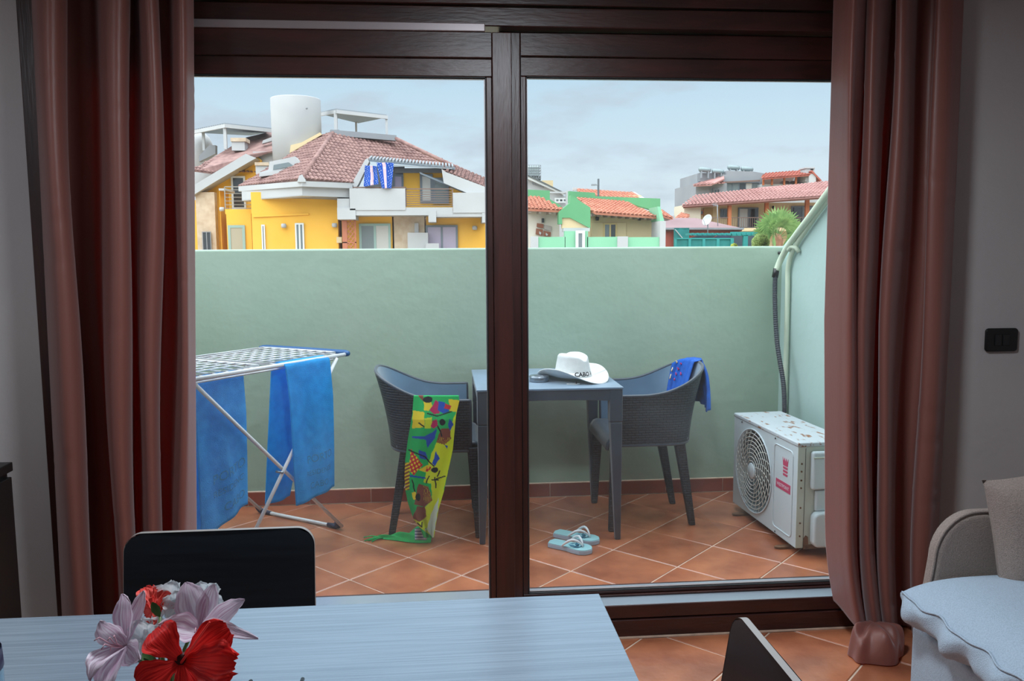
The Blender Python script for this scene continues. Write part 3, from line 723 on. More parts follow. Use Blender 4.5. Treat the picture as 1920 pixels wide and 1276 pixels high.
MB().tube([rk(.02, .20, RZ), rk(.012, .21, RZ+.008), rk(.012, .45, RZ+.008), rk(.02, .46, RZ)], .005, 8).build('handle', RACKW, rack, smooth=True)
for w0, w1, s0, s1 in ((.045, RW-.045, .03, .50), (.03, RW-.03, .54, RL-.03)):     # two hinged inner frames
    MB().tube([rk(s0, w0, RZ+.010), rk(s1, w0, RZ+.010), rk(s1, w1, RZ+.010), rk(s0, w1, RZ+.010)], .006, 8, closed=True).build('inner_frame', RACKW, rack, smooth=True)
k = .06
while k < RL-.05:
    if abs(k-.52) > .03: MB().tube([rk(k, .0, RZ+.006), rk(k, RW, RZ+.006)], .0028, 6).build('rod', RODM, rack, smooth=True)
    k += .066
for q in range(1, 8):
    w = .04+q*(RW-.08)/8
    for s0, s1 in ((.03, .50), (.54, RL-.03)): MB().tube([rk(s0, w, RZ+.013), rk(s1, w, RZ+.013)], .0026, 6).build('rod', RODM, rack, smooth=True)
MB().tube([rk(.06, .03, RZ-.020), rk(.95, .03, RZ-.020)], .004, 8).build('towel_rail', RACKW, rack, smooth=True)
for w in (.0, RW-.02):
    MB().tube([rk(.055, w+.008, .018), rk(.905, w+.008, RZ-.01)], .0082, 10).build('leg', RACKW, rack, smooth=True)
    MB().tube([rk(.755, w-.008, .018), rk(.075, w-.008, RZ-.01)], .0082, 10).build('leg', RACKW, rack, smooth=True)
    MB().tube([rk(.466, w-.02, .392), rk(.466, w+.02, .392)], .0055, 8).build('pivot', STEEL, rack, smooth=True)
for s in (.055, .755):
    MB().tube([rk(s, .04, .012), rk(s, RW-.01, .012)], .0085, 10).build('foot_bar', RACKW, rack, smooth=True)
    MB().tube([rk(s-.0, .10, .013), rk(s, .05, .013), rk(s, .03, .018), rk(s+.02, .028, .04)], [.010, .013, .014, .011], 10).build('foot_cap', RACKF, rack, smooth=True)
    MB().tube([rk(s-.0, RW-.08, .013), rk(s, RW-.02, .013), rk(s, RW-.0, .018), rk(s+.02, RW+.0, .04)], [.010, .013, .014, .011], 10).build('foot_cap', RACKF, rack, smooth=True)
# towels over the front rail
def towel(label, s_l, s_r, sb_l, sb_r, zb_l, zb_r, back_l, back_r, zback, seed, col, words, off):
    mt = M('terry_'+str(seed), col, .95, var=.10, scale=26, bump=.6, bscale=260, trans=.5)
    wf, wb_, zt = .006+off, .068, RZ-.008 if off < 0 else RZ-.012
    def fr(u, z):                         # front layer at height z
        k = (zt-z)/(zt-.2); s = lerp(lerp(s_l, sb_l, k), lerp(s_r, sb_r, k), u)
        rip = (.012*sin(u*5+seed)+.006*sin(u*13+z*4+seed))*min(1, k*1.5)
        return rk(s, wf-.014*k+rip-.012*min(1, k*4), z)
    def fn(u, v):
        Lf = zt-lerp(zb_l, zb_r, u*u*(3-2*u)); Lb = zt-zback; T = Lf+Lb+.06; d = v*T
        if d < Lf: return fr(u, zt-Lf+d)
        if d < Lf+.06:
            a = (d-Lf)/.06*pi; f = fr(u, zt); s = lerp(s_l, s_r, u)
            return rk(s, lerp(wf-.0, wb_, (1-cos(a))/2), zt+.016*sin(a))
        k = (d-Lf-.06)/Lb; s = lerp(lerp(s_l, back_l, k), lerp(s_r, back_r, k), u)
        return rk(s, wb_+.03*k+.012*sin(u*6+seed*2)*k, zt-k*Lb)
    o = MB().grid(fn, 40, 90).build('towel', mt, None, smooth=True, solid=.006, solid_off=0)
    tag(o, label, 'towel', 'blue towels on the drying rack')
    tm = M('terry_relief_'+str(seed), tuple(int(c*.76) for c in col), .95, bump=.5, bscale=300)
    for txt, size, uc, zc, sl in words:
        tv, tf = text_verts(txt, size, 0.0)
        W_ = abs(s_l-s_r)
        P = []
        for x, y, _ in tv:
            u = uc+x/W_; p = fr(u, zc+y+sl*x)
            P.append(p-E2*.0048)
        ob = MB().add(P, tf).build('raised_lettering', tm, o)
    return o
towel('bright blue towel at the right end of the drying rack', .424, .136, .395, .160, .222, .255, .455, .30, .225, 1, (62, 188, 255),
      [('PORTO', .052, .62, .42, .05), ('RESIDENCE', .034, .58, .355, .05), ('CABO', .042, .55, .295, .05)], -.022)
towel('paler blue towel nearest the left curtain on the drying rack', .875, .607, .872, .632, .215, .285, .90, .70, .215, 2, (104, 196, 255),
      [('PORTO', .056, .60, .455, .25), ('RESIDENC', .040, .58, .392, .25), ('CABO', .050, .68, .325, .25)], .045)
# ------------------------------------------------------------------ air conditioner
ACW = M('ac_white_enamel', (194, 208, 214), .45, var=.05, scale=3)
ACT = M('ac_rusty_top', (186, 196, 202), .5, c2=(140, 92, 58), scale=11, lo=.57, hi=.63, stretch=(3, 1, 3))
ACG = M('ac_grey_green_side', (196, 206, 196), .5, c2=(182, 190, 176), scale=5)
RUST = M('rust', (78, 52, 38), .9, c2=(124, 92, 66), scale=30)
REDP = M('faded_red_print', (186, 70, 104), .6)
WT = M('white_print', (222, 205, 220), .6)
AX, AY = 1.556, 3.457
ac = thing('ac_outdoor_unit', 'white rusty air conditioner outdoor unit on the terrace floor', 'air conditioner', (AX, AY, 0))
# built straight: x = depth (0 front .. .25), y = width (0 near .. .70), later turned
def ax(x0, x1, y0, y1, z0, z1, m=None): return (m or MB()).box(AX+x0, AX+x1, AY+y0, AY+y1, z0, z1)
D_, Wd_, Z0, Z1 = .255, .70, .035, .500
fcy, fcz, fr_ = .458, .268, .208
# front panel with a round opening
m = MB(); n = 64; ring = []
def edge_pt(a):
    dy, dz = cos(a), sin(a); t = 9
    for lim, c in (((Wd_-fcy), dy), ((-fcy), dy)):
        if c*lim > 0: t = min(t, lim/c)
    for lim, c in ((Z1-fcz, dz), (Z0-fcz, dz)):
        if c*lim > 0: t = min(t, lim/c)
    return fcy+dy*t, fcz+dz*t
angs = sorted([2*pi*k/n for k in range(n)]+[math.atan2(z-fcz, y-fcy) % (2*pi) for y in (0, Wd_) for z in (Z0, Z1)])
ang = []
for a in angs:
    if not ang or a-ang[-1] > 1e-4: ang.append(a)
vs = []
for a in ang:
    y, z = edge_pt(a); vs += [(AX, AY+y, z), (AX, AY+fcy+fr_*cos(a), fcz+fr_*sin(a)), (AX+.03, AY+fcy+fr_*cos(a), fcz+fr_*sin(a))]
N = len(ang); m.add(vs, [f for i in range(N) for f in ((3*i, 3*((i+1) % N), 3*((i+1) % N)+1, 3*i+1), (3*i+1, 3*((i+1) % N)+1, 3*((i+1) % N)+2, 3*i+2))])
m.build('front_panel', ACW, ac)
m = MB(); ax(.0, D_, 0, .0015, Z0, Z1, m)
ax(0, .034, -.0015, 0, Z0, Z1-.004, m); m.build('side_panel', ACG, ac)
m = MB(); ax(.002, D_, Wd_-.002, Wd_, Z0, Z1, m); ax(D_-.002, D_, 0, Wd_, Z0, Z1, m); ax(.0, D_, 0, Wd_, Z0, Z0+.002, m); m.build('casing', ACW, ac)
ax(-.004, D_+.004, -.006, Wd_+.004, Z1-.004, Z1+.016).build('top_cover', ACT, ac, bevel=.006)
m = MB(); m.lathe([(fr_+.004, -.001), (fr_+.004, -.006), (fr_-.003, -.006), (fr_-.003, .02)], (0, 0, 0), 56, caps=False)
m.v = [(AX+v[2], AY+fcy+v[0], fcz+v[1]) for v in m.v]; m.build('fan_ring', ACW, ac, smooth=True)
m = MB(); m.lathe([(0, 0), (fr_, 0)], (0, 0, 0), 48); m.v = [(AX+.16, AY+fcy+v[0], fcz+v[1]) for v in m.v]; m.build('coil_back', M('dark_coil', (20, 24, 28), .8), ac)
for b_ in range(3):
    m = MB(); a0 = b_*2*pi/3+.4
    m.grid(lambda u, v: (AX+.10+.035*(v-.5), AY+fcy+cos(a0+v*1.3-u*.25)*lerp(.05, .19, u), fcz+sin(a0+v*1.3-u*.25)*lerp(.05, .19, u)), 8, 8)
    m.build('fan_blade', M('fan_grey', (70, 78, 84), .5), ac, smooth=True, solid=.002)
m = MB()
for r in [.052+.0195*k for k in range(9)]:
    m.tube([(AX-.010+.006*(r/.2)**2, AY+fcy+r*cos(a), fcz+r*sin(a)) for a in [2*pi*k/56 for k in range(56)]], .0021, 5, closed=True)
for k in range(24):
    a0 = 2*pi*k/24
    if k % 3 == 0: rs = (.035, .07, .105, .14, .175, .206)
    else: rs = (.105, .14, .175, .206) if k % 3 == 1 else (.07, .105, .14, .175, .206)
    m.tube([(AX-.008+.006*(r/.2)**2, AY+fcy+r*cos(a0+.9*(r/.2)), fcz+r*sin(a0+.9*(r/.2))) for r in rs], .0021, 5)
m.build('fan_grille', M('grille_cream', (206, 210, 204), .5), ac, smooth=True)
m = MB(); m.lathe([(0, -.016), (.034, -.015), (.040, -.010), (.041, -.004)], (0, 0, 0), 28); m.v = [(AX+v[2], AY+fcy+v[0], fcz+v[1]) for v in m.v]; m.build('hub_cover', ACW, ac, smooth=True)
# raised panel with logo
P = rrect(.135, .265, .185, .395, .022)
m = MB(); q = 4
def outline(P, k, cx, cz): return [(cx+(x-cx)*k, cz+(z-cz)*k) for x, z in P]
m.tube([(AX-.001, AY+y, z) for y, z in P], .0032, 6, closed=True); m.build('panel_rim', ACW, ac, smooth=True)
lb = ax(-.0016, 0, .062, .205, .262, .303).build('logo_label', REDP, ac)
tv, tf = text_verts('WESTPOINT', .0215, bold=.0004)
MB().add([(AX-.0022, AY+.1335-x*1.02, .2815+y) for x, y, _ in tv], tf).build('logo_lettering', WT, lb)
cy0 = .115
em = MB()
for z in (.334, .350, .366): em.hexa([(AX-.0016, AY+cy0-.02, z), (AX, AY+cy0-.02, z), (AX, AY+cy0+.02, z), (AX-.0016, AY+cy0+.02, z)], [(AX-.0016, AY+cy0-.022, z+.010), (AX, AY+cy0-.022, z+.010), (AX, AY+cy0+.022, z+.010), (AX-.0016, AY+cy0+.022, z+.010)])
em.prism([(AX-.0016, AY+cy0+y, z) for y, z in ((-.022, .381), (-.028, .418), (-.017, .400), (-.009, .418), (0, .398), (.009, .418), (.017, .400), (.028, .418), (.022, .381))], (.0016, 0, 0))
em.build('crown_emblem', REDP, ac, kind='stuff')
# side: valve covers, seam, screws, rusty corner
def bulge(x0, x1, z0, z1, d, r, nm):
    MB().prism([(AX+x, AY-.001, z) for x, z in rrect((x0+x1)/2, (z0+z1)/2, x1-x0, z1-z0, r)], (0, -d, 0)).build(nm, ACW, ac, bevel=min(d*.45, .012), seg=3)
bulge(.056, .20, .305, .478, .030, .012, 'valve_cover'); bulge(.080, .175, .205, .300, .018, .008, 'valve_neck'); bulge(.062, .225, .045, .205, .045, .03, 'valve_cover')
MB().box(AX+.056, AX+.20, AY-.036, AY-.030, .448, .456).build('finger_grip', ACG, ac, bevel=.003)
MB().box(AX+.034, AX+.0355, AY-.003, AY, Z0, Z1-.01).build('seam', SEAL, ac)
for z in (.09, .15, .22, .31, .345, .385, .42):
    m = MB(); m.lathe([(0, .003), (.004, .002), (.0045, 0)], (0, 0, 0), 8); m.v = [(AX+.018+v[0], AY-.0015-v[2], z+v[1]) for v in m.v]; m.build('screw', RUST, ac, smooth=True)
for y, z in ((.60, .487), (.22, .487), (.20, .045)):
    m = MB(); m.lathe([(0, .003), (.004, .002), (.0045, 0)], (0, 0, 0), 8); m.v = [(AX-.002-v[2], AY+y+v[0], z+v[1]) for v in m.v]; m.build('screw', BLACK, ac, smooth=True)
ax(.036, .24, -.0035, 0, .028, .050).build('rusty_base_rail', RUST, ac, bevel=.002)
MB().prism([(AX+.036, AY-.0028, .045), (AX+.060, AY-.0028, .045), (AX+.057, AY-.0028, .085), (AX+.047, AY-.0028, .092), (AX+.036, AY-.0028, .078)], (0, .0028, 0)).build('rust_patch', RUST, ac)
for y in (.10, .585):
    m = MB(); P = [(AX+.30, -.016), (AX-.035, -.016), (AX-.050, -.006), (AX-.050, .006), (AX-.035, .016), (AX+.30, .016)]
    m.prism([(x, AY+y+w, .001) for x, w in P], (0, 0, .010)); ax(.02, .24, y-.012, y+.012, .011, .036, m)
    m.build('foot', RUST, ac, bevel=.002, seg=1)
turn(ac, radians(3.0))
# hoses up the wall
HOSE = M('black_corrugated_hose', (46, 52, 60), .5); PIPE = M('sage_painted_pipe', (192, 206, 184), .6)
def smooth_path(K, n=10):
    out = []
    for i in range(len(K)-1):
        p0, p1, p2, p3 = [Vector(K[max(0, min(len(K)-1, j))]) for j in (i-1, i, i+1, i+2)]
        for k in range(n):
            t = k/n; out.append(.5*((2*p1)+(-p0+p2)*t+(2*p0-5*p1+4*p2-p3)*t*t+(-p0+3*p1-3*p2+p3)*t**3))
    out.append(Vector(K[-1])); return out
path = smooth_path([atx(1471, 772, 1.80), atx(1469, 720, 1.80), atx(1457, 640, 1.80), atx(1453, 560, 1.802), atx(1454, 508, 1.815)], 40)
path = [Vector((path[0].x, path[0].y, .505))]+path
ho = MB().tube(path, [.0135 if i % 2 else .0110 for i in range(len(path))], 10).build('drain_hose', HOSE, None, smooth=False)
tag(ho, 'black corrugated hose rising from the air conditioner', 'hose')
MB().tube([atx(1453, 520, 1.812), atx(1456, 503, 1.818)], .017, 10).build('tape_joint', BLACK, ho, smooth=True)
p1 = smooth_path([atx(1456, 506, 1.818), atx(1466, 482, 1.838), atx(1484, 452, 1.845), atx(1520, 404, 1.845), atx(1555, 357, 1.845), atx(1640, 245, 1.845)], 8)
po = MB().tube(p1, .0165, 12).build('wall_pipe', PIPE, None, smooth=True); tag(po, 'upper sage painted pipe running down the slope of the side wall', 'pipe')
p2 = smooth_path([(1.866, 4.33, .10), (1.866, 4.335, .8), (1.866, 4.34, 1.15), atx(1478, 500, 1.866), atx(1489, 466, 1.866), atx(1522, 415, 1.866), atx(1557, 368, 1.866), atx(1640, 262, 1.866)], 8)
po2 = MB().tube(p2, .0135, 12).build('wall_pipe', PIPE, None, smooth=True); tag(po2, 'lower sage painted pipe bending down the terrace corner', 'pipe')
c = atx(1487, 462, 1.855)
MB().tube([c+Vector((-.012, .03, -.02)), c+Vector((-.006, .012, .0)), c+Vector((.006, -.02, -.004)), c+Vector((.02, -.03, -.03))], .012, 8).build('clip', PIPE, po, smooth=True)
m = MB(); m.lathe([(0, .012), (.008, .010), (.009, 0)], (0, 0, 0), 10); q = Vector((1.868, YP, 1.348)); m.v = [(q.x+v[0], q.y-v[2], q.z+v[1]) for v in m.v]
m.build('wall_plug', BLACK, bpy.data.objects['wall_parapet'], smooth=True)
# ------------------------------------------------------------------ dining table and chairs
TOP = M('whitewashed_oak', (134, 150, 164), .2, c2=(120, 135, 149), scale=2.2, stretch=(2.2, 110, 110), lo=.38, hi=.62, bump=.06, bscale=3, spec=.5, ior=2.7)
TEDGE = M('oak_edge', (190, 178, 150), .4)
DT = thing('dining_table', 'long whitewashed dining table at the bottom of the picture', 'table', (-.45, 1.0, 0))
DX0, DX1, DY0, DY1, DZ = -1.25, .271, .62, 1.405, .75
MB().box(DX0, DX1, DY0, DY1, DZ-.028, DZ).build('tabletop', TOP, DT, bevel=.0015)
for x0 in (DX0+.03, DX1-.09):
    for y0 in (DY0+.03, DY1-.09): MB().box(x0, x0+.06, y0, y0+.06, 0, DZ-.028).build('leg', TEDGE, DT, bevel=.003)
m = MB(); m.box(DX0+.09, DX1-.09, DY0+.04, DY0+.06, DZ-.10, DZ-.029); m.build('apron', TEDGE, DT)
m = MB(); m.box(DX0+.09, DX1-.09, DY1-.06, DY1-.04, DZ-.10, DZ-.029); m.build('apron', TEDGE, DT)
CHB = M('black_lacquered_ply', (20, 24, 30), .28, var=.2, scale=8, stretch=(1, 1, 14), spec=.5); CHE = M('ply_edge', (150, 144, 140), .4); CHL = M('chrome_leg', (180, 185, 190), .15, metal=1)
def dining_chair(label, cx, cy, rz, wt=.382, h0=.52, h1=.79):
    e = thing('dining_chair', label, 'chair', (cx, cy, 0), 'black dining chairs at the indoor table')
    # local: backrest plane at y=0 facing -y; seat in front (-y)
    def loc(x, y, z): return Vector((cx+x, cy+y, z))
    n = 10; r = .036; P = []
    wb_ = wt*.97
    for sx, a0 in ((1, 0), (-1, pi/2)):
        for k in range(n+1):
            a = a0+pi/2*k/n; P.append((sx*(wt/2-r)+r*cos(a), h1-r+r*sin(a)))
    P += [(-wb_/2-.006, h0+.05), (-wb_/2+.02, h0), (wb_/2-.02, h0), (wb_/2+.006, h0+.05)]
    def bend(x, z, d):
        return loc(x, .030*(z-.45)/.34*1.7+.004*(1-(x/.19)**2)+d, z)
    def panel(P, d0, d1):
        m = MB(); N = len(P); zs = [p[1] for p in P]; z0, z1 = min(zs), max(zs)
        # horizontal strips so that the bend is smooth
        rows = []
        for j in range(25):
            z = lerp(z0+1e-4, z1-1e-4, j/24); xs = []
            for i in range(N):
                a, b = P[i-1], P[i]
                if (a[1]-z)*(b[1]-z) < 0: xs.append(lerp(a[0], b[0], (z-a[1])/(b[1]-a[1])))
            rows.append((z, min(xs), max(xs)))
        for d in (d0, d1):
            m.grid(lambda u, v: bend(lerp(rows[round(v*24)][1], rows[round(v*24)][2], u), rows[round(v*24)][0], d), 14, 24)
        return m
    panel(P, -.0052, .0052).build('backrest', CHB, e, smooth=True)
    pts = [bend(x, z, 0) for x, z in P]
    m = MB(); N = len(pts); vs = []
    for i in range(N):
        x, z = P[i]; q = Vector((x-0, 0, z-(h0+h1)/2)).normalized()*.0012
        vs += [bend(x, z, -.0056)+q, bend(x, z, .0056)+q]
    m.add(vs, [(2*i, 2*((i+1) % N), 2*((i+1) % N)+1, 2*i+1) for i in range(N)])
    o = m.build('edge_veneer', CHE, e, smooth=True); o['label'] = 'plywood edge lightened for reflected sky'  # grey ply edge, its tone partly standing for sky reflected along it
    # seat
    def seat(u, v):
        x = (u-.5)*(.40-.03*v); y = -.40*(1-v)+.02*0; z = .45+.012*((u-.5)*2)**2-.03*max(0, (.12-v)/.12)**2
        return loc(x, y-.0, z)
    MB().grid(seat, 16, 16).build('seat', CHB, e, smooth=True, solid=.011)
    for sx in (-1, 1):
        MB().tube([loc(sx*.15, -.01, h0+.06), loc(sx*.16, -.02, .47), loc(sx*.17, -.0, .42), loc(sx*.19, .04, 0)], .009, 8).build('leg', CHL, e, smooth=True)
        MB().tube([loc(sx*.17, -.02, .432), loc(sx*.17, -.30, .432), loc(sx*.185, -.37, .40), loc(sx*.195, -.39, 0)], .009, 8).build('leg', CHL, e, smooth=True)
    turn(e, rz); return e
dining_chair('black plywood dining chair on the far side of the table, back to the door', -.467, 1.655, radians(.5))
dining_chair('black plywood dining chair at the right end of the table', .408, 1.035, radians(-90))
# ------------------------------------------------------------------ cabinet, bottle, spectacles
CABM = M('black_brown_cabinet', (16, 14, 14), .4, var=.1, scale=8)
cb = thing('sideboard', 'black cabinet at the left edge against the wall', 'cabinet', (-1.5, 2.0, 0))
MB().box(-1.86, -1.136, 1.75, 2.2, .06, .80).build('body', CABM, cb, bevel=.002)
MB().box(-1.87, -1.126, 1.74, 2.21, .801, .825).build('top_board', CABM, cb, bevel=.002)
MB().box(-1.84, -1.15, 1.77, 2.18, 0, .06).build('plinth', CABM, cb)
for k in range(2):
    y0 = 1.755+k*.222
    d = MB().box(-1.136, -1.122, y0, y0+.216, .07, .79).build('door', CABM, cb, bevel=.002)
    MB().tube([(-1.122, y0+.03+.15*(1-k), .55), (-1.105, y0+.03+.15*(1-k), .55)], .008, 8).build('knob', STEEL, d, smooth=True)
bt = thing('glass_bottle', 'bluish glass bottle at the left edge of the table', 'bottle', (-.583, .985, DZ))
BG = bpy.data.materials.new('blue_bottle_glass'); BG.use_nodes = True; p = BG.node_tree.nodes['Principled BSDF']
p.inputs['Base Color'].default_value = (.30, .48, .62, 1); p.inputs['Roughness'].default_value = .05; p.inputs['Transmission Weight'].default_value = .65; p.inputs['IOR'].default_value = 1.4
MB().lathe([(0, .002), (.045, .002), (.048, .01), (.048, .11), (.046, .135), (.043, .15), (.040, .165), (.030, .180), (.018, .19), (.015, .20), (.015, .225), (.012, .226)], (-.583, .985, DZ), 32).build('body', BG, bt, smooth=True)
MB().lathe([(.0485, .115), (.0487, .116), (.0475, .138), (.047, .138)], (-.583, .985, DZ), 32, caps=False).build('dark_label', M('bottle_label', (40, 30, 60), .4), bt, smooth=True)
MB().lathe([(.0165, .20), (.0165, .228), (0, .229)], (-.583, .985, DZ), 16).build('cap', BLACK, bt, smooth=True)
gl = thing('eyeglasses', 'dark spectacles on the table with only the temple tips in view', 'glasses', (-.24, 1.07, DZ))
for x, tip in ((-.300, (-.279, 1.137)), (-.186, (-.207, 1.136))):
    MB().tube([(x, 1.0, DZ+.020), (lerp(x, tip[0], .75), 1.09, DZ+.020), (lerp(x, tip[0], .93), 1.118, DZ+.013), (tip[0], tip[1], DZ+.008)], [.002, .002, .0028, .003], 8).build('temple', BLACK, gl, smooth=True)
for x in (-.272, -.214):
    MB().tube([(x+.025*cos(a), 1.0, DZ+.021+.019*sin(a)) for a in [2*pi*k/24 for k in range(24)]], .002, 6, closed=True).build('rim', BLACK, gl, smooth=True)
MB().tube([(-.249, 1.0, DZ+.024), (-.243, .997, DZ+.028), (-.237, 1.0, DZ+.024)], .002, 6).build('bridge', BLACK, gl, smooth=True)
# ------------------------------------------------------------------ sofa and cushion
LINEN = M('taupe_linen', (164, 148, 140), .95, c2=(144, 130, 123), scale=260, bump=.5, bscale=420)
SEATF = M('blue_grey_twill', (174, 190, 206), .95, c2=(158, 173, 189), scale=320, bump=.4, bscale=420)
sf = thing('sofa', 'grey linen sofa in the corner right of the door', 'sofa', (1.7, 1.4, 0))
MB().box(1.283, 2.2, .35, 2.10, .04, .335).build('base', SEATF, sf, bevel=.02, seg=3)
for x, y in ((1.30, 2.05), (2.15, 2.05), (1.30, .40), (2.15, .40)): MB().lathe([(0, 0), (.022, 0), (.028, .042), (0, .042)], (x, y, 0), 14).build('foot', CABM, sf, smooth=True)
def arm_at(y0, y1, nm):
    P = []; xa, zt, r = 1.345, .632, .135
    P += [(xa-.012, .10), (xa-.008, .35), (xa+.008, zt-r-.03)]
    for k in range(11):
        a = pi-pi/2*k/10; P.append((xa+.012+r*.92+r*.92*cos(a), zt-r+r*sin(a)))
    P += [(2.2, zt), (2.2, .10)]
    o = MB().prism([(x, y0, z) for x, z in P], (0, y1-y0, 0)).build(nm, LINEN, sf, bevel=.02, seg=3)
    s = MB().tube([(x, y0+.004, z) for x, z in P[1:-1]], .0042, 6).build('piping', LINEN, None, smooth=True); s.parent = o
    return o
arm_at(2.115, 2.165, 'armrest'); arm_at(.23, .34, 'armrest')
MB().box(2.0, 2.25, .34, 2.12, .335, .80).build('backrest', LINEN, sf, bevel=.06, seg=4)
def cushion(u, v):
    """puffy seat cushion; u around the section (x-z), v along y"""
    y0, y1 = 1.22, 2.105; x0, x1 = 1.222, 2.02
    a = u*2*pi; ca, sa = cos(a), sin(a)
    e = .42
    cxn = math.copysign(abs(ca)**e, ca); czn = math.copysign(abs(sa)**.75, sa)
    b = (v-.5)*2; en = (1-abs(b)**6)**.28 if abs(b) < 1 else 0
    x = (x0+x1)/2+(x1-x0)/2*cxn*(.93+.07*en); y = (y0+y1)/2+(y1-y0)/2*b
    h = .072*(.55+.45*en) if abs(b) < .999 else .0
    z = .400+czn*h*en*(1+.35*(1-abs(ca)**3)*(sa > 0))
    w = .009*sin(y*38+x*14+z*30)*max(0, -ca)**1.2+.005*sin(y*66-x*40+1)*max(0, -ca)**2*(1 if sa > -.5 else 0)
    w *= max(0, min(1, (.55-sa)/.4))
    if ca < 0: x += w; z += w*.8
    # pinched front corner
    return (x-.02*(1-(y-1.2)/.9)*0, y, z)
sc = MB().grid(cushion, 96, 80).build('seat_cushion', SEATF, sf, smooth=True)
m = MB(); m.tube([Vector(cushion(.5-.055, v/60*.94+.03))+Vector((-.002, 0, .002)) for v in range(61)], .0032, 6); s = m.build('piping', SEATF, None, smooth=True); s.parent = sc
def pillow(u, v):
    sgn = 1; a, b = u*2-1, v*2-1
    return a, b
def pillow_pt(a, b, side):
    w, h, t = .205, .158, .075
    pin = 1-.10*(1-a*a)*0
    ex = 1-.07*(1-b*b)**.8; ez = 1-.09*(1-a*a)**.8
    x = a*w*ex; z = b*h*ez; th = t*max(0, (1-a**4))**.6*max(0, (1-b**4))**.6*side
    z2 = z; tilt = .18
    cr, sr = cos(.15), sin(.15); xr_, zr_ = x*cr-z2*sr, x*sr+z2*cr
    return Vector((1.650+xr_, 2.02+th+(z)*tilt*.5, .622+zr_))
m = MB()
for sd in (-1, 1): m.grid(lambda u, v: pillow_pt(u*2-1, v*2-1, sd), 30, 30)
pl = m.build('throw_pillow', LINEN, None, smooth=True); tag(pl, 'square taupe linen throw pillow standing on the sofa seat', 'pillow')
# ------------------------------------------------------------------ flowers in a vase
FY = .95
def C3(px, py, dy=0): return at(px, py, FY+dy)
VM = M('frosted_glass_vase', (206, 202, 192), .35)
vx, vy = C3(300, 1290).x, FY+.02
va = thing('vase', 'small pale vase holding the bouquet of lilies and hibiscus', 'vase', (vx, vy, DZ))
MB().lathe([(0, .001), (.030, .001), (.034, .01), (.036, .05), (.034, .085), (.037, .100), (.035, .100), (.032, .085), (.033, .03), (0, .02)], (vx, vy, DZ), 28).build('body', VM, va, smooth=True)
def petal_mat(name, c1, c2, vein, rough=.5, trans=.35):
    m = bpy.data.materials.new(name); m.use_nodes = True; n = m.node_tree.nodes; L = m.node_tree.links; n.clear()
    o = n.new('ShaderNodeOutputMaterial'); p = n.new('ShaderNodeBsdfPrincipled'); tl = n.new('ShaderNodeBsdfTranslucent'); mx = n.new('ShaderNodeMixShader'); mx.inputs[0].default_value = trans
    uv = n.new('ShaderNodeUVMap'); k = n.new('ShaderNodeMapping'); k.inputs['Scale'].default_value = (vein, 1.2, 1); L.new(uv.outputs[0], k.inputs[0])
    z = n.new('ShaderNodeTexNoise'); z.inputs['Scale'].default_value = 1.0; z.inputs['Detail'].default_value = 3; L.new(k.outputs[0], z.inputs['Vector'])
    r = n.new('ShaderNodeValToRGB'); r.color_ramp.elements[0].position = .38; r.color_ramp.elements[1].position = .62
    r.color_ramp.elements[0].color = (*lin(c1), 1); r.color_ramp.elements[1].color = (*lin(c2), 1); L.new(z.outputs['Fac'], r.inputs[0])
    L.new(r.outputs[0], p.inputs['Base Color']); L.new(r.outputs[0], tl.inputs[0]); p.inputs['Roughness'].default_value = rough
    b = n.new('ShaderNodeBump'); b.inputs['Strength'].default_value = .35; b.inputs['Distance'].default_value = .003; L.new(z.outputs['Fac'], b.inputs['Height']); L.new(b.outputs[0], p.inputs['Normal'])
    L.new(p.outputs[0], mx.inputs[1]); L.new(tl.outputs[0], mx.inputs[2]); L.new(mx.outputs[0], o.inputs[0]); return m
LILY = petal_mat('lily_petal', (204, 168, 190), (242, 232, 240), 14); HIB = petal_mat('hibiscus_petal', (200, 12, 18), (246, 50, 42), 16, .45); CORAL = petal_mat('coral_petal', (236, 62, 58), (255, 108, 94), 12); WHT = petal_mat('white_petal', (212, 220, 224), (242, 244, 244), 5)
LEAFM = M('flower_leaf', (60, 104, 40), .5, var=.2, scale=40); STEM = M('flower_stem', (96, 116, 60), .6); STAM = M('stamen', (196, 150, 160), .6); DARKC = M('hibiscus_heart', (60, 4, 8), .6)
def petal(parent, mat, C, T, w, face, bend=.0, cup=.0, ruffle=0., prof=None, curl=0., name='petal', seed=0):
    C = Vector(C); T = Vector(T); a = T-C; L_ = a.length; f = Vector(face).normalized(); n = (f-a*(f.dot(a)/a.length_squared)).normalized(); sd = a.normalized().cross(n)
    prof = prof or [(0, .18), (.25, .7), (.55, 1), (.8, .75), (.93, .38), (1, .06)]
    nu, nv = 12, 18
    def fn(u, v):
        t = u*2-1; s = v
        p = C+a*s+sd*(w/2*sinterp(prof, s)*t)
        h = bend*L_*sin(pi*min(1, s*.9))-cup*w*(1-t*t)*sin(pi*s)+ruffle*w*sin(t*9+s*14+seed)*s*s*abs(t)+ruffle*.5*w*sin(t*21+seed*3)*s**5
        if s > .75: h -= curl*L_*((s-.75)/.25)**2
        return p+n*h+a*(ruffle*.10*sin(t*16+seed)*s**6)
    o = MB().grid(fn, nu, nv).build(name, mat, parent, smooth=True)
    uvl = o.data.uv_layers.new(name='UVMap')
    for l in o.data.loops: i = l.vertex_index; uvl.data[l.index].uv = ((i % (nu+1))/nu+seed*3.1, (i//(nu+1))/nv)
    return o
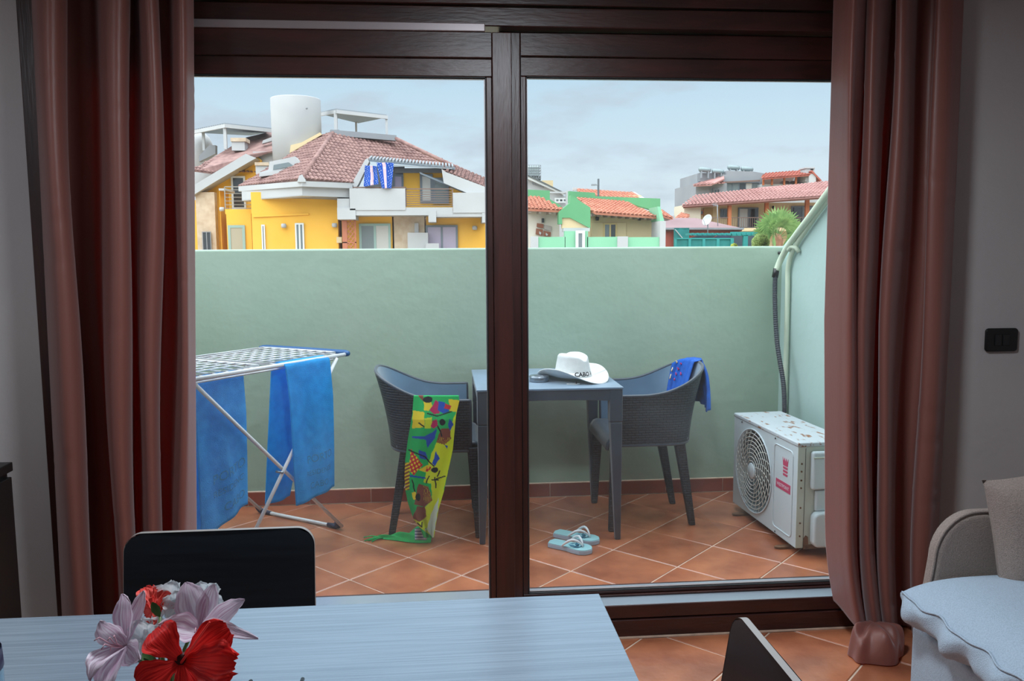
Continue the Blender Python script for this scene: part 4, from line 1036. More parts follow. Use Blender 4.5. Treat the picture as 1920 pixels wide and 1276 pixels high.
def flower(name, label, C, stem=True):
    e = thing(name, label, 'flower', tuple(C), 'flowers in the vase on the dining table')
    if stem: MB().tube([Vector(C)+Vector((0, .003, -.004)), (lerp(C[0], vx, .6), lerp(C[1], vy, .6)+.006, lerp(C[2], DZ+.09, .6)), (vx+random.uniform(-.012, .012), vy+random.uniform(-.012, .012), DZ+.035)], .0022, 6).build('stem', STEM, e, smooth=True)
    return e
toCam = (.2, -1, .45)
def stamens(e, C, D, n, L_, spread, mat=STAM):
    D = Vector(D).normalized(); r = random.Random(n)
    for k in range(n):
        q = Vector((r.uniform(-1, 1), r.uniform(-1, 1), r.uniform(-1, 1)))*spread
        MB().tube([C, C+D*L_*.5+q*.4, C+D*L_*.85+q+_z*.004, C+D*L_+q*1.3-_z*.002], .0007, 5).build('stamen', mat, e, smooth=True)
# left lily
c = C3(232, 1212, -.005); e = flower('lily_bloom', 'pale pink lily bloom at the left of the bouquet, drooping over the table', c)
for i, (px, py, dy, w, bd, cv) in enumerate([(186, 1166, -.01, .034, .12, .1), (238, 1112, .02, .030, .10, -.1), (164, 1258, -.05, .036, .14, .25), (196, 1300, -.06, .040, .14, .2), (258, 1236, -.03, .032, .08, .1), (275, 1108, .025, .024, .08, -.05)]):
    petal(e, LILY, c+Vector((0, .004, 0)), C3(px, py, dy), w, (-.5, -1, .6), bd, .18, .06, None, cv, seed=i)
stamens(e, c, (-.5, -1, .55), 5, .030, .008)
# right lily
c = C3(372, 1188, .01); e = flower('lily_bloom', 'pale pink lily bloom at the top right of the bouquet', c)
for i, (px, py, dy, w, bd, cv) in enumerate([(350, 1090, .03, .040, .06, -.1), (402, 1094, .03, .026, .05, 0), (456, 1124, .0, .026, .05, .05), (460, 1188, -.05, .026, .22, .25), (300, 1170, -.03, .034, .20, .1), (422, 1228, -.03, .032, .1, .1)]):
    petal(e, LILY, c+Vector((0, .004, 0)), C3(px, py, dy), w, (.1, -1, .7), bd, .2, .05, None, cv, seed=10+i)
stamens(e, c, (.35, -.8, .5), 6, .040, .008)
# front hibiscus
HP = [(0, .12), (.25, .38), (.5, .75), (.75, 1), (.9, .86), (1, .5)]
c = C3(342, 1238, -.045); e = flower('hibiscus_bloom', 'large red hibiscus in the front of the bouquet', c)
for i, (px, py, dy, w, bd, cv, rf) in enumerate([(288, 1178, -.035, .044, .30, .35, .08), (428, 1178, -.05, .043, .12, .05, .06), (440, 1246, -.08, .052, .10, .05, .10), (372, 1335, -.08, .062, .12, .1, .10), (258, 1284, -.065, .042, .10, .05, .05)]):
    petal(e, HIB, c, C3(px, py, dy), w, toCam, bd, .05, rf, HP, cv, seed=20+i)
m = MB(); m.lathe([(0, 0), (.008, -.001), (.010, -.005)], (0, 0, 0), 12); m.v = [tuple(c+Vector((v[0], -.004+v[2]*-1, v[1]))) for v in m.v]; m.build('heart', DARKC, e, smooth=True)
MB().tube([c+Vector((0, -.004, 0)), lerp(c, C3(393, 1166, -.1), .5)+Vector((0, -.01, 0)), C3(393, 1166, -.10)], [.0016, .0013, .001], 6).build('pistil', CORAL, e, smooth=True)
# coral hibiscus behind
c = C3(286, 1144, .03); e = flower('hibiscus_bloom', 'crumpled coral red hibiscus at the back of the bouquet', c)
for i, (px, py, dy, w) in enumerate([(268, 1100, .05, .020), (316, 1110, .05, .034), (296, 1122, .04, .03), (270, 1152, .03, .03), (302, 1148, .03, .03), (280, 1098, .05, .018), (326, 1118, .045, .024)]):
    petal(e, CORAL, c, C3(px, py, dy), w, toCam, .1, .1, .14, HP, .1, seed=30+i)
# white blossoms
for q, (px, py, dy, sz, lab) in enumerate([(320, 1122, .05, .024, 'white blossom behind the coral hibiscus'), (288, 1184, .03, .022, 'white blossom between the two lilies'), (388, 1116, .055, .020, 'white blossom between the upper lily petals'), (268, 1196, .01, .024, 'lowest white blossom, right of the left lily'), (334, 1132, .04, .018, 'small white blossom left of the upright lily petal')]):
    c = C3(px, py, dy); e = flower('white_blossom', lab, c)
    for k in range(5):
        a = 2*pi*k/5+q; petal(e, WHT, c, c+Vector((cos(a)*sz, -.006, sin(a)*sz)), sz*.95, (0, -1, .4), .15, .2, .05, [(0, .3), (.4, .85), (.75, 1), (1, .5)], .15, seed=50+q*5+k)
m = thing('leaf_sprig', 'single green leaf beside the coral hibiscus', 'leaf', tuple(C3(298, 1150, .02)), 'flowers in the vase on the dining table')
petal(m, LEAFM, C3(300, 1156, .02), C3(285, 1128, .02), .010, toCam, .1, .1, 0, name='leaf_blade'); petal(m, LEAFM, C3(272, 1216, 0), C3(285, 1240, -.01), .016, toCam, .1, .1, 0, name='leaf_blade', seed=3); petal(m, LEAFM, C3(262, 1250, 0), C3(280, 1236, -.01), .014, toCam, .1, .1, 0, name='leaf_blade', seed=4)
MB().tube([C3(300, 1156, .02), C3(296, 1210, .01), (vx, vy, DZ+.04)], .0015, 5).build('stem', STEM, m, smooth=True)
# ------------------------------------------------------------------ the town beyond the parapet
def MF(name, c, *a, **k):
    q = lambda t: tuple(v*.905 for v in t)
    if 'c2' in k: k['c2'] = q(k['c2'])
    return M(name, q(c), *a, **k)
YEL = MF('yellow_render', (252, 194, 76), .9, c2=(246, 186, 66), scale=.5)
WHT2 = MF('white_render', (194, 196, 196), .9, c2=(184, 186, 187), scale=.4)
CREAM = MF('cream_render', (228, 208, 166), .9, c2=(222, 200, 156), scale=.4)
STONE = MF('pale_stone_cladding', (214, 196, 172), .9, c2=(194, 172, 146), scale=2.2)
ROOFM = MF('weathered_roof_tile', (164, 128, 120), .85, c2=(126, 92, 88), scale=2.4)
ROOFO = MF('orange_roof_tile', (206, 138, 112), .85, c2=(188, 116, 92), scale=1.2)
ROOFP = MF('pink_roof_tile', (182, 136, 130), .85, c2=(166, 118, 112), scale=1.2)
ROOFR = MF('red_roof_tile', (180, 100, 84), .85, c2=(160, 84, 70), scale=1.2)
GRN = MF('green_render', (104, 172, 122), .9, c2=(96, 162, 114), scale=.5)
GRNL = MF('light_green_render', (142, 206, 168), .9, c2=(134, 198, 160), scale=.5)
GREY = MF('grey_render', (150, 154, 158), .9, c2=(140, 144, 149), scale=.4)
WINF = MF('grey_green_window_frame', (150, 180, 172), .5); WINW = MF('white_window_frame', (222, 226, 224), .5); WINB = MF('slate_window_frame', (110, 122, 132), .5); WINT = MF('ochre_window_frame', (216, 190, 130), .6)
PANE = MF('window_pane', (120, 132, 134), .12, spec=.8); PANED = MF('dark_window_pane', (58, 64, 68), .12, spec=.8); PANEL = MF('curtained_pane', (196, 196, 190), .3); PANEV = MF('mauve_reflecting_pane', (178, 168, 190), .2)
METAL = MF('galvanised_metal', (150, 156, 160), .45, metal=.3); RAILB = MF('brown_railing', (120, 96, 86), .6); RAILG = MF('grey_railing', (150, 146, 136), .6)
TIMB = MF('orange_timber', (190, 110, 66), .7); REDT = MF('red_lattice_timber', (200, 124, 94), .8)
def P_(l, Y): return [at(p[0], p[1], p[2] if len(p) > 2 else Y) for p in l]
def pp(nm, mat, par, l, Y, d=.3, **k):
    return MB().prism(P_(l, Y), (0, d, 0)).build(nm, mat, par, **k)
def bx(nm, mat, par, x0, y0, x1, y1, Y, d=.3, zb=None, **k):
    a = at(x0, y0, Y); b = at(x1, y1, Y); z0 = b.z if zb is None else zb
    return MB().box(a.x, b.x, Y, Y+d, z0, a.z).build(nm, mat, par, **k)
def win(par, x0, y0, x1, y1, Y, fr=WINF, pn=PANE, n=1, fw=.07, nm='window', zb=None, dep=.06):
    a = at(x0, y0, Y); b = at(x1, y1, Y); z0 = b.z; m = MB()
    m.box(a.x, b.x, Y-dep, Y, a.z-fw, a.z); m.box(a.x, b.x, Y-dep, Y, z0, z0+fw)
    for k in range(n+1):
        c = lerp(a.x, b.x-fw, k/n); m.box(c, c+fw, Y-dep, Y, z0+fw, a.z-fw)
    o = m.build(nm, fr, par)
    pns = pn if isinstance(pn, (list, tuple)) else [pn]*n
    for k in range(n):
        c = lerp(a.x, b.x-fw, k/n)+fw; c2 = lerp(a.x, b.x-fw, (k+1)/n)
        q = MB().box(c, c2, Y-dep*.5, Y-dep*.3, z0+fw, a.z-fw).build('pane', pns[k % len(pns)], None); q.parent = o
    return o
def rails(nm, mat, par, x0, y0, x1, y1, Y, nb=5, vertical=False, dy=0):
    a = at(x0, y0, Y); b = at(x1, y1, Y); m = MB()
    A = Vector((a.x, Y, 0)); B = Vector((b.x, Y+dy, 0)); zt, zb = a.z, b.z; r = .028
    m.beam(A+_z*zt, B+_z*zt, .06, .06)
    if vertical:
        m.beam(A+_z*(zb+.05), B+_z*(zb+.05), .04, .04); n = max(2, int((B-A).length/.16))
        for k in range(n+1): q = lerp(A, B, k/n); m.beam(q+_z*zb, q+_z*zt, .03, .03, (0, 1, 0))
    else:
        for k in range(nb): z = lerp(zb+.05, zt-.18, k/max(1, nb-1)); m.beam(A+_z*z, B+_z*z, .035, .035)
        n = max(1, int((B-A).length/1.4))
        for k in range(n+1): q = lerp(A, B, k/n); m.beam(q+_z*zb, q+_z*zt, .06, .06, (0, 1, 0))
    return m.build(nm, mat, par)
def roof(par, mat, P, w=.24, l=.42, thick=.10, nm='roof', tiles=True):
    """planar tiled slope; P = 3D polygon with the eave as its first edge"""
    P = [Vector(p) for p in P]; u = (P[1]-P[0]).normalized(); n = Vector((0, 0, 0))
    for i in range(1, len(P)-1): n += (P[i]-P[0]).cross(P[i+1]-P[0])
    n.normalize()
    if n.z < 0: n = -n
    v = n.cross(u); v.normalize()
    if v.z < 0: v = -v
    base = MB().prism([p-n*.02 for p in P], -n*thick).build(nm, mat, par)
    if not tiles: return base
    Q = [((p-P[0]).dot(u), (p-P[0]).dot(v)) for p in P]
    umin, umax = min(q[0] for q in Q), max(q[0] for q in Q); m = MB(); c = umin+w/2
    rng = random.Random(int(abs(P[0].x*100)) % 997)
    while c < umax:
        xs = []
        for i in range(len(Q)):
            a, b = Q[i-1], Q[i]
            if (a[0]-c)*(b[0]-c) < 0: xs.append(lerp(a[1], b[1], (c-a[0])/(b[0]-a[0])))
        xs.sort()
        for s0, s1 in zip(xs[::2], xs[1::2]):
            y = s0-.06
            while y < s1-.05:
                y1 = min(y+l, s1); j = rng.uniform(-.012, .012)
                def pt(k, yy, lift):
                    a = pi*k/3; return P[0]+u*(c+j-cos(a)*w*.40)+v*yy+n*(sin(a)*w*.34+lift-.02)
                vs = [pt(k, y, .045) for k in range(4)]+[pt(k, y1+.05, 0) for k in range(4)]
                m.add(vs, [(k, k+1, k+5, k+4) for k in range(3)]+[(0, 3, 2, 1)])
                y += l
        c += w
    o = m.build('roof_tiles', mat, None, kind='stuff'); o.parent = base
    return base
GZ = -6.5
struct(MB().box(-160, 200, YP+.6, 260, GZ-.3, GZ).build('ground', MF('dusty_ground', (176, 160, 140), .95, var=.12, scale=.1)), 'dusty ground of the neighbourhood beyond the parapet')
struct(MB().box(-6, 8, -8, YP+.1, GZ, -.31).build('wall_own_house', WHITE_EXT), 'lower storeys of the house under the terrace')
# ---------------- yellow house
YH = thing('yellow_house', 'yellow house with mauve brown tiled roof and white balcony beyond the parapet', 'house', (at(600, 466, 52).x, 52, GZ))
def zb(Y): return GZ
def wallpoly(nm, mat, l, Y, d=.4, par=YH):
    """front polygon whose lowest points run down to the ground"""
    return pp(nm, mat, par, l, Y, d)
gy = 640
bx('wall', YEL, YH, 470, 360, 640, 640, 50, 8, zb=GZ)
bx('wall', YEL, YH, 640, 400, 740, 640, 50.4, 6, zb=GZ)
bx('stone_wall', STONE, YH, 738, 400, 800, 640, 50.36, 6, zb=GZ)
bx('wall', YEL, YH, 799, 400, 917, 640, 50.4, 6, zb=GZ)
pp('wall', YEL, YH, [(362, 378), (478, 290), (490, 300), (490, 640), (362, 640)], 56, .4)
bx('stone_wall', STONE, YH, 366, 360, 414, 640, 55, .6, zb=GZ)
bx('corner_pillar', YEL, YH, 411, 356, 424, 640, 53, 2.2, zb=GZ); bx('pillar_cap', WHT2, YH, 410, 353, 423, 357, 52.9, 2.3)
bx('balcony_slab', YEL, YH, 422, 392, 482, 401, 52.6, 3)
rails('balcony_railing', RAILG, YH, 421, 350, 474, 392, 52.7, 6)
win(YH, 433, 330, 462, 392, 55.9, WINW, [PANED], 1, .12, nm='balcony_door')
pp('gable_fascia', WHT2, YH, [(360, 349), (461, 288), (480, 296), (404, 340), (360, 367)], 54.6, 1.4)
pp('back_wall', WHT2, YH, [(360, 312), (402, 318), (402, 345), (360, 360)], 57, .3)
roof(YH, ROOFM, P_([(360, 318, 55.0), (398, 323, 55.0), (464, 290, 55.4), (519, 281, 56), (519, 243, 62), (461, 257, 62)], 56))
bx('attic_wall', WHT2, YH, 474, 284, 520, 335, 56.3, 2)
bx('chimney', WHT2, YH, 434, 264, 459, 282, 57.5, 1); bx('chimney_cap', STONE, YH, 432, 258, 461, 265, 57.4, 1.2)
bx('chimney', WHT2, YH, 479, 309, 503, 326, 54, .9); bx('chimney_cap', STONE, YH, 477.5, 304, 504, 310, 53.9, 1.1)
pp('slanted_parapet', GREY, YH, [(373, 303), (373, 292), (392, 272), (404, 272), (404, 288)], 61, .5)
pp('skylight_kerb', WHT2, YH, [(491, 269), (493, 263), (517, 254), (517, 262)], 57.6, .4)
m = MB(); q = at(368, 280, 64); m.lathe([(0, 1.55), (.5, 1.45), (.95, 1.05), (1.2, .4), (1.25, 0), (1.25, -3)], (q.x, q.y, at(368, 283, 64).z), 24); m.build('dome', WHT2, YH, smooth=True)
# main hipped roof
C0 = at(566, 334, 47.4)
roof(YH, ROOFM, [at(448, 349, 51.5), C0, at(624, 249, 54.5), at(603, 252, 55)], .26, .42)
def onpl(px, py, D):
    n = (D[1]-D[0]).cross(D[2]-D[0]); d = FW+RT*((px-960)/F_PX)-UP*((py-638)/F_PX); return CAM+d*((D[0]-CAM).dot(n)/d.dot(n))
PLN = [C0, at(661, 342, 48.9), at(624, 249, 54.5)]
roof(YH, ROOFM, [onpl(x, y, PLN) for x, y in ((566, 334), (661, 342), (693, 297), (850, 310), (917, 339), (740, 258), (624, 249))], .26, .42)
MB().tube([C0, at(624, 249, 54.5)], .14, 8).build('hip_ridge', ROOFM, YH, smooth=True)
MB().beam(at(619, 249, 54.6), at(742, 259.5, 55.6), .5, .35).build('roof_kerb', GREY, YH)
MB().tube([at(739, 258, 55.5), at(917, 343, 51.5)], .12, 8).build('hip_ridge', ROOFM, YH, smooth=True)
# stair tower
ct = at(558, 300, 56.2); r_ = 44/F_PX*56.2
m = MB(); zt_, zb_ = at(558, 186, 56.2).z, at(558, 345, 56.2).z; m.lathe([(0, zt_-.02), (r_-.02, zt_), (r_, zt_-.05), (r_*.985, zb_)], (ct.x, ct.y, 0), 48); m.build('stair_tower', WHT2, YH, smooth=True)
m = MB(); m.lathe([(0, .05), (.06, .05), (.07, 0)], (0, 0, 0), 10); q = at(575, 203, 54.62); m.v = [(q.x+v[0], q.y-v[2], q.z+v[1]) for v in m.v]; m.build('tower_lamp', GREY, YH, smooth=True)
pp('tower_apron', CREAM, YH, [(543, 287), (545, 272), (565, 267), (600, 248), (604, 252)], 54.4, 1)
# dormer skylight
pp('dormer', WHT2, YH, [(486, 331), (487, 323), (503, 318), (505, 303), (553, 293), (565, 305), (552, 320)], 50.6, 2.5)
pp('dormer_sill', WHT2, YH, [(486, 331), (486, 325), (512, 321), (556, 317), (552, 323)], 50.4, .3)
pp('dormer_pane', PANE, YH, [(512, 318), (513, 309), (541, 304), (551, 311)], 50.55, .05)
# white eaves and parapet bands
def band(nm, pts, h, mat=WHT2, d=.5):
    """pts = [(px, py_top, Y)], h in metres; folded board"""
    top = [at(*p) for p in pts]; m = MB()
    for a, b in zip(top, top[1:]): m.hexa([a-_z*h, b-_z*h, b-_z*h+Vector((0, d, 0)), a-_z*h+Vector((0, d, 0))], [a, b, b+Vector((0, d, 0)), a+Vector((0, d, 0))])
    return m.build(nm, mat, YH)
band('eave_gutter', [(447, 349, 51.4), (566, 339, 47.3), (661, 343, 48.9)], .30)
band('parapet_band', [(453, 358, 51.2), (566, 347, 47.6), (655, 351, 49.1)], .58, d=1.2)
pp('eave_peak', WHT2, YH, [(557, 341), (561, 329), (566, 327), (572, 336), (573, 341)], 47.25, .3)
m = MB(); m.add([at(453, 375, 51.2), at(566, 365.5, 47.6), at(650, 371, 49.1), at(640, 375, 50), at(566, 372, 50), at(475, 378, 51.5)], [(0, 1, 4, 5), (1, 2, 3, 4)]); m.build('soffit', GREY, YH)
MB().beam(at(475, 405.5, 49.95), at(579, 401, 49.95), .10, .10).build('string_course', YEL, YH)
# balcony
bx('balcony_parapet', WHT2, YH, 655, 353, 760.5, 393.5, 48.6, .35)
bx('balcony_parapet', WHT2, YH, 849, 361, 911.5, 398.5, 48.6, .35)
bx('balcony_slab', WHT2, YH, 632, 389, 849, 403, 48.65, 3)
bx('balcony_slab', WHT2, YH, 804, 396, 911, 406, 48.66, 3)
for x0, y0, x1, y1 in ((632, 391, 667, 411), (803, 395, 818, 416), (904, 398, 912, 417)): bx('bracket', WHT2, YH, x0, y0, x1, y1, 48.6, 2.5)
bx('side_wall', WHT2, YH, 632, 372, 656, 411, 48.8, 2)
bx('recess_wall', YEL, YH, 756, 318, 868, 395, 51.0, .3); bx('recess_shade', GREY, YH, 684, 312, 760, 395, 51.1, .3)
win(YH, 736, 327, 757, 356, 51.0, WINB, [PANEV], 1, .12)
bx('recess_lintel', GREY, YH, 740, 315, 832, 324, 50.9, .3)
win(YH, 787, 326, 812, 380, 50.9, WINB, [PANEL], 1, .14, nm='balcony_door'); win(YH, 811, 333, 842, 382, 50.9, WINB, [PANE], 1, .14, nm='balcony_door')
pp('roof_beam', WINB, YH, [(786, 322), (788, 326), (877, 364), (879, 360)], 49.4, .3)
pp('gable_side', WHT2, YH, [(659, 345), (684, 300), (689, 296), (692, 303), (672, 345), (667, 352)], 48.9, .8)
pp('gable_side', WHT2, YH, [(828, 316), (835, 322), (915, 352), (917, 366), (877, 362), (832, 343)], 48.9, .3)
roof(YH, ROOFM, P_([(836, 321, 49.0), (917, 353, 49.0), (917, 338, 51.6), (848, 307, 51.8), (829, 315, 50)], 49))
m = MB(); a = at(691, 296.5, 49); b = at(853, 312, 49.6); n = 26
for k in range(n):
    p, q = lerp(a, b, k/n), lerp(a, b, (k+.55)/n); m.hexa([p+_z*-.12, q+_z*-.12, q+Vector((0, 1.8, .2)), p+Vector((0, 1.8, .2))], [p+_z*.02, q+_z*.02, q+Vector((0, 1.8, .36)), p+Vector((0, 1.8, .36))])
m.build('corrugated_canopy', METAL, YH, kind='stuff'); MB().hexa([a+_z*-.18, b+_z*-.18, b+Vector((0, 2, .1)), a+Vector((0, 2, .1))], [a+_z*-.08, b+_z*-.08, b+Vector((0, 2, .2)), a+Vector((0, 2, .2))]).build('canopy_sheet', WINB, YH)
MB().beam(at(738, 310, 48.8), at(848, 316, 48.9), .05, .05).build('canopy_rail', METAL, YH)
rails('balcony_railing', RAILB, YH, 761, 354, 849, 387, 48.75, 7); rails('balcony_handrail', RAILB, YH, 662, 351, 761, 353.5, 48.7, 1)
win(YH, 673, 419, 737, 640, 50.3, WINF, [PANE, PANEL], 2, .14, nm='sliding_window'); win(YH, 798, 422, 861, 640, 50.3, WINB, [PANEV], 2, .12, nm='sliding_window')
bx('stair_wall', WHT2, YH, 764, 436, 806, 640, 49.8, .5, zb=GZ); bx('stair_wall', WHT2, YH, 798, 456, 826, 640, 49.4, .4, zb=GZ); bx('wall_box', WHT2, YH, 777, 418, 785, 437, 50.2, .15)
win(YH, 427, 422, 468, 640, 52.4, WINF, [MF('beige_blind', (176, 168, 146), .6)], 1, .16); bx('window_wall', YEL, YH, 424, 400, 480, 640, 52.45, .5, zb=GZ)
win(YH, 490, 421, 505, 640, 49.95, WINW, [PANED], 1, .08); win(YH, 553, 418, 577, 640, 49.95, WINW, [PANE], 2, .09)
win(YH, 379, 434, 405, 640, 54.9, GREY, [PANED], 2, .05)
for x, y, Y in ((532, 423, 49.8), (627, 422, 49.8), (890, 427, 50.2), (416, 392, 52.7)):
    q = at(x, y, Y); MB().lathe([(0, -.12), (.13, -.12), (.16, .0), (.13, .12), (0, .13)], tuple(q), 12).build('wall_lamp', WHT2, YH, smooth=True)
bx('meter_box', CREAM, YH, 631, 444, 641, 455, 49.9, .1)
# lattice screen
a = at(641, 411, 49.6); b = at(673, 640, 49.6); m = MB(); zb2 = at(673, 480, 49.6).z
m.box(a.x, a.x+.28, 49.6, 49.7, zb2, a.z); m.box(b.x-.08, b.x, 49.6, 49.7, zb2, a.z); m.box(a.x, b.x, 49.6, 49.7, a.z-.06, a.z); m.box(a.x, b.x, 49.6, 49.7, at(0, 459, 49.6).z, at(0, 457, 49.6).z)
x0, x1 = a.x+.28, b.x-.08; k = -14
for s in (1, -1):
    for k in range(-14, 15):
        c = x0+k*.24; A_ = Vector((c, 49.65-.02*s, zb2)); B_ = Vector((c+s*(a.z-zb2)*.8, 49.65-.02*s, a.z))
        if s < 0: A_.x += 1.6; B_.x += 1.6
        ts = sorted([((x0-A_.x)/(B_.x-A_.x)), ((x1-A_.x)/(B_.x-A_.x))]); t0, t1 = max(0, ts[0]), min(1, ts[1])
        if t1 > t0: m.beam(lerp(A_, B_, t0), lerp(A_, B_, t1), .05, .02, (0, 1, 0))
m.build('lattice_screen', REDT, YH, kind='stuff')
# roof pergolas
def pergola(label_nm, corners, h, posts, rib=.5):
    c = [at(*p) for p in corners]; m = MB(); z = Vector((0, 0, h))
    m.hexa([q-z*.35 for q in c], c); m.build(label_nm, MF('pergola_sheet', (120, 146, 168), .7), YH)
    for p, q in ((c[0], c[1]), (c[1], c[2])): MB().beam(p-z*.4, q-z*.4, .12, h).build('pergola_beam', WHT2, YH)
    sh = MB(); n = 16
    for k in range(n):
        p, q = lerp(c[0], c[1], (k+.2)/n), lerp(c[3], c[2], (k+.2)/n); sh.beam(p+_z*.06, q+_z*.06, .16, .10)
    sh.build('pergola_slats', METAL, YH, kind='stuff')
    for x, y0, y1, Y, w in posts: a = at(x, y0, Y); b = at(x, y1, Y); MB().beam(Vector((a.x, Y, a.z)), Vector((a.x, Y, b.z)), w, w, (0, 1, 0)).build('pergola_post', WHT2, YH)
pergola('pergola_roof', [(602, 212, 60), (631, 206.5, 55.4), (727, 217.5, 56.2), (672, 229, 62)], .22, [(629, 208, 249, 55.6, .2), (724.5, 219, 260, 56.3, .15), (667.5, 228, 256, 61.4, .13)])
pergola('pergola_roof', [(358, 246, 62), (423, 233, 57.8), (515, 243, 59.8), (470, 252, 66)], .24, [(381, 245, 282, 61.5, .17), (421.5, 236, 280, 58.1, .2)])
bx('post_base', GREY, YH, 623, 243, 636, 250, 55.4, .6)
# two flag-print towels on the balcony
FL = M('flag_print_towel', rough=.9, attr='Col', trans=.2)
def flag(label, tl, tr, br, bl, Y, sx):
    a, b, c, d = [at(*p, Y) for p in (tl, tr, br, bl)]
    def fn(u, v): p = lerp(lerp(a, b, u), lerp(d, c, u), v); return p+Vector((0, .07*sin(u*9)+.03*sin(v*5), 0))
    n, k = 40, 56; o = MB().grid(fn, n, k).build('flag_towel', FL, None, smooth=True, solid=.015); ca = o.data.color_attributes.new('Col', 'FLOAT_COLOR', 'POINT'); rg = random.Random(sx)
    for j in range(k+1):
        for i in range(n+1):
            u, v = i/n, j/k; c_ = (30, 84, 180); w = u-(sx*.01+.03*sin(v*3))
            if abs(w) < .10: c_ = (222, 206, 214)
            if .04 < abs(w) < .06: c_ = (206, 130, 150)
            if abs(w) > .2 and sin(u*31+v*17)*sin(v*43-u*9) > .72: c_ = (206, 216, 232)
            ca.data[j*(n+1)+i].color = (*lin(c_), 1)
    return tag(o, label, 'towel', 'flag-print towels on the balcony')
flag('left blue towel with a pale central stripe on the white balcony', (684, 310), (706, 311), (710, 345), (682, 350), 48.5, 55)
flag('right blue towel with a pale central stripe on the white balcony', (706, 304.5), (738.5, 305), (734, 353), (716, 353), 48.45, 42)
# ---------------- green-trimmed houses
GH = thing('green_house', 'cream house with green parapets and orange roofs behind the terrace wall', 'house', (at(1160, 466, 36).x, 37, GZ))
bx('wall', CREAM, GH, 1107, 395, 1239, 640, 37, 5, zb=GZ); bx('wall', MF('pale_cream_render', (226, 218, 204), .9), GH, 985, 392, 1049, 640, 37, 5, zb=GZ)
roof(GH, ROOFO, P_([(1106, 391.5, 36.0), (1118, 397, 35.8), (1231, 405, 36.0), (1174, 377.5, 39.5), (1083, 371.5, 39.5)], 37)[1:]+P_([(1106, 391.5, 36.0)], 36), .18, .36)
roof(GH, ROOFO, P_([(980, 389.5, 36.0), (1058, 393.5, 36.0), (1014, 369.5, 39), (980, 367, 39)], 36), .18, .36)
m = MB()
for k in range(9): a = at(lerp(1112, 1222, k/8), lerp(399, 406, k/8), 36.1); m.box(a.x, a.x+.10, 36.1, 37, a.z-.13, a.z)
m.build('rafters', MF('grey_timber', (160, 150, 140), .8), GH, kind='stuff')
m = MB()
for k in range(4): a = at(lerp(992, 1048, k/3), lerp(393, 396, k/3), 36.1); m.box(a.x, a.x+.10, 36.1, 37, a.z-.13, a.z)
m.build('rafters', MATS['grey_timber'], GH, kind='stuff')
pp('green_parapet', GRN, GH, [(1067, 358), (1115, 361), (1117, 367.5), (1238, 372), (1238, 398), (1174, 379), (1083, 372), (1083, 380), (1067, 380)], 40, .4)
pp('green_gable', GRN, GH, [(1048, 397), (1069, 380), (1070, 366), (1073, 367), (1107, 389), (1107, 428), (1069, 408), (1054, 408), (1054, 420), (1048, 420)], 35.8, .5)
pp('green_parapet', GRN, GH, [(985, 355), (1031, 357), (1031, 373), (1050, 384), (1058, 392), (1052, 393), (1014, 372), (985, 371)], 39.5, .4)
pp('gable_infill', CREAM, GH, [(1054, 408), (1069, 408), (1107, 428), (1054, 428)], 35.9, .3)
bx('ledge', WHT2, GH, 1057, 427, 1106, 433.5, 35.6, .5)
bx('green_wall', GRNL, GH, 1059, 433, 1080, 640, 35.4, .3, zb=GZ); bx('green_wall', GRNL, GH, 1009, 444, 1060, 640, 35.4, .3, zb=GZ); bx('green_wall', GRNL, GH, 1094, 433, 1102, 640, 35.4, .3, zb=GZ)
bx('green_wall', GRNL, GH, 1101, 444, 1159, 640, 35.4, .3, zb=GZ); bx('green_wall', GRNL, GH, 1175, 444.5, 1239, 640, 35.4, .3, zb=GZ)
bx('white_pillar', WHT2, GH, 996, 443, 1010, 640, 35.3, .4, zb=GZ); bx('white_pillar', WHT2, GH, 1158, 443, 1176, 640, 35.3, .4, zb=GZ); bx('white_pillar', WHT2, GH, 1238, 414, 1245.5, 640, 35.3, 1.5, zb=GZ)
win(GH, 1079, 432, 1096, 640, 35.3, WINW, [PANE], 1, .12, nm='stair_window')
pp('sloped_parapet', GRNL, GH, [(1232.5, 387), (1238, 387), (1245.5, 414), (1238, 416)], 35.5, 1.5)
win(GH, 1131, 418, 1155, 640, 36.95, WINT, [PANE, PANED], 2, .07)
for x0, x1 in ((1109, 1131), (1155, 1174)): bx('shutter', CREAM, GH, x0, 417, x1, 470, 36.94, .06, bevel=.01)
for x in (1120, 1199): q = at(x, 409, 36.9); MB().lathe([(0, -.1), (.07, -.1), (.09, .05), (0, .09)], tuple(q), 10).build('wall_lamp', BLACK, GH, smooth=True)
q = at(1018, 413, 36.9); MB().box(q.x-.05, q.x+.05, 36.85, 37, q.z-.09, q.z+.09).build('wall_lamp', BLACK, GH)
SB, SGm = MF('brown_plaque', (140, 84, 60), .8), MF('grey_plaque', (168, 158, 152), .8)
for P, mt in (([(1007, 418), (1019.5, 420), (1018.5, 428), (1006.5, 425)], SB), ([(1021, 421), (1034, 424), (1034, 433), (1020, 429)], SGm), ([(1005.5, 428), (1018, 430), (1017.5, 442), (1004.5, 439)], SB), ([(1020, 432), (1033, 435), (1032.5, 444), (1019, 442)], SB)):
    pp('wall_plaque', mt, GH, P, 36.9, .06)
for P in ([(1011, 433), (1015, 436), (1014, 440), (1011, 438)], [(1024, 436), (1028, 440), (1025, 442), (1023, 439)]): pp('plaque_motif', WHT2, GH, P, 36.86, .03)
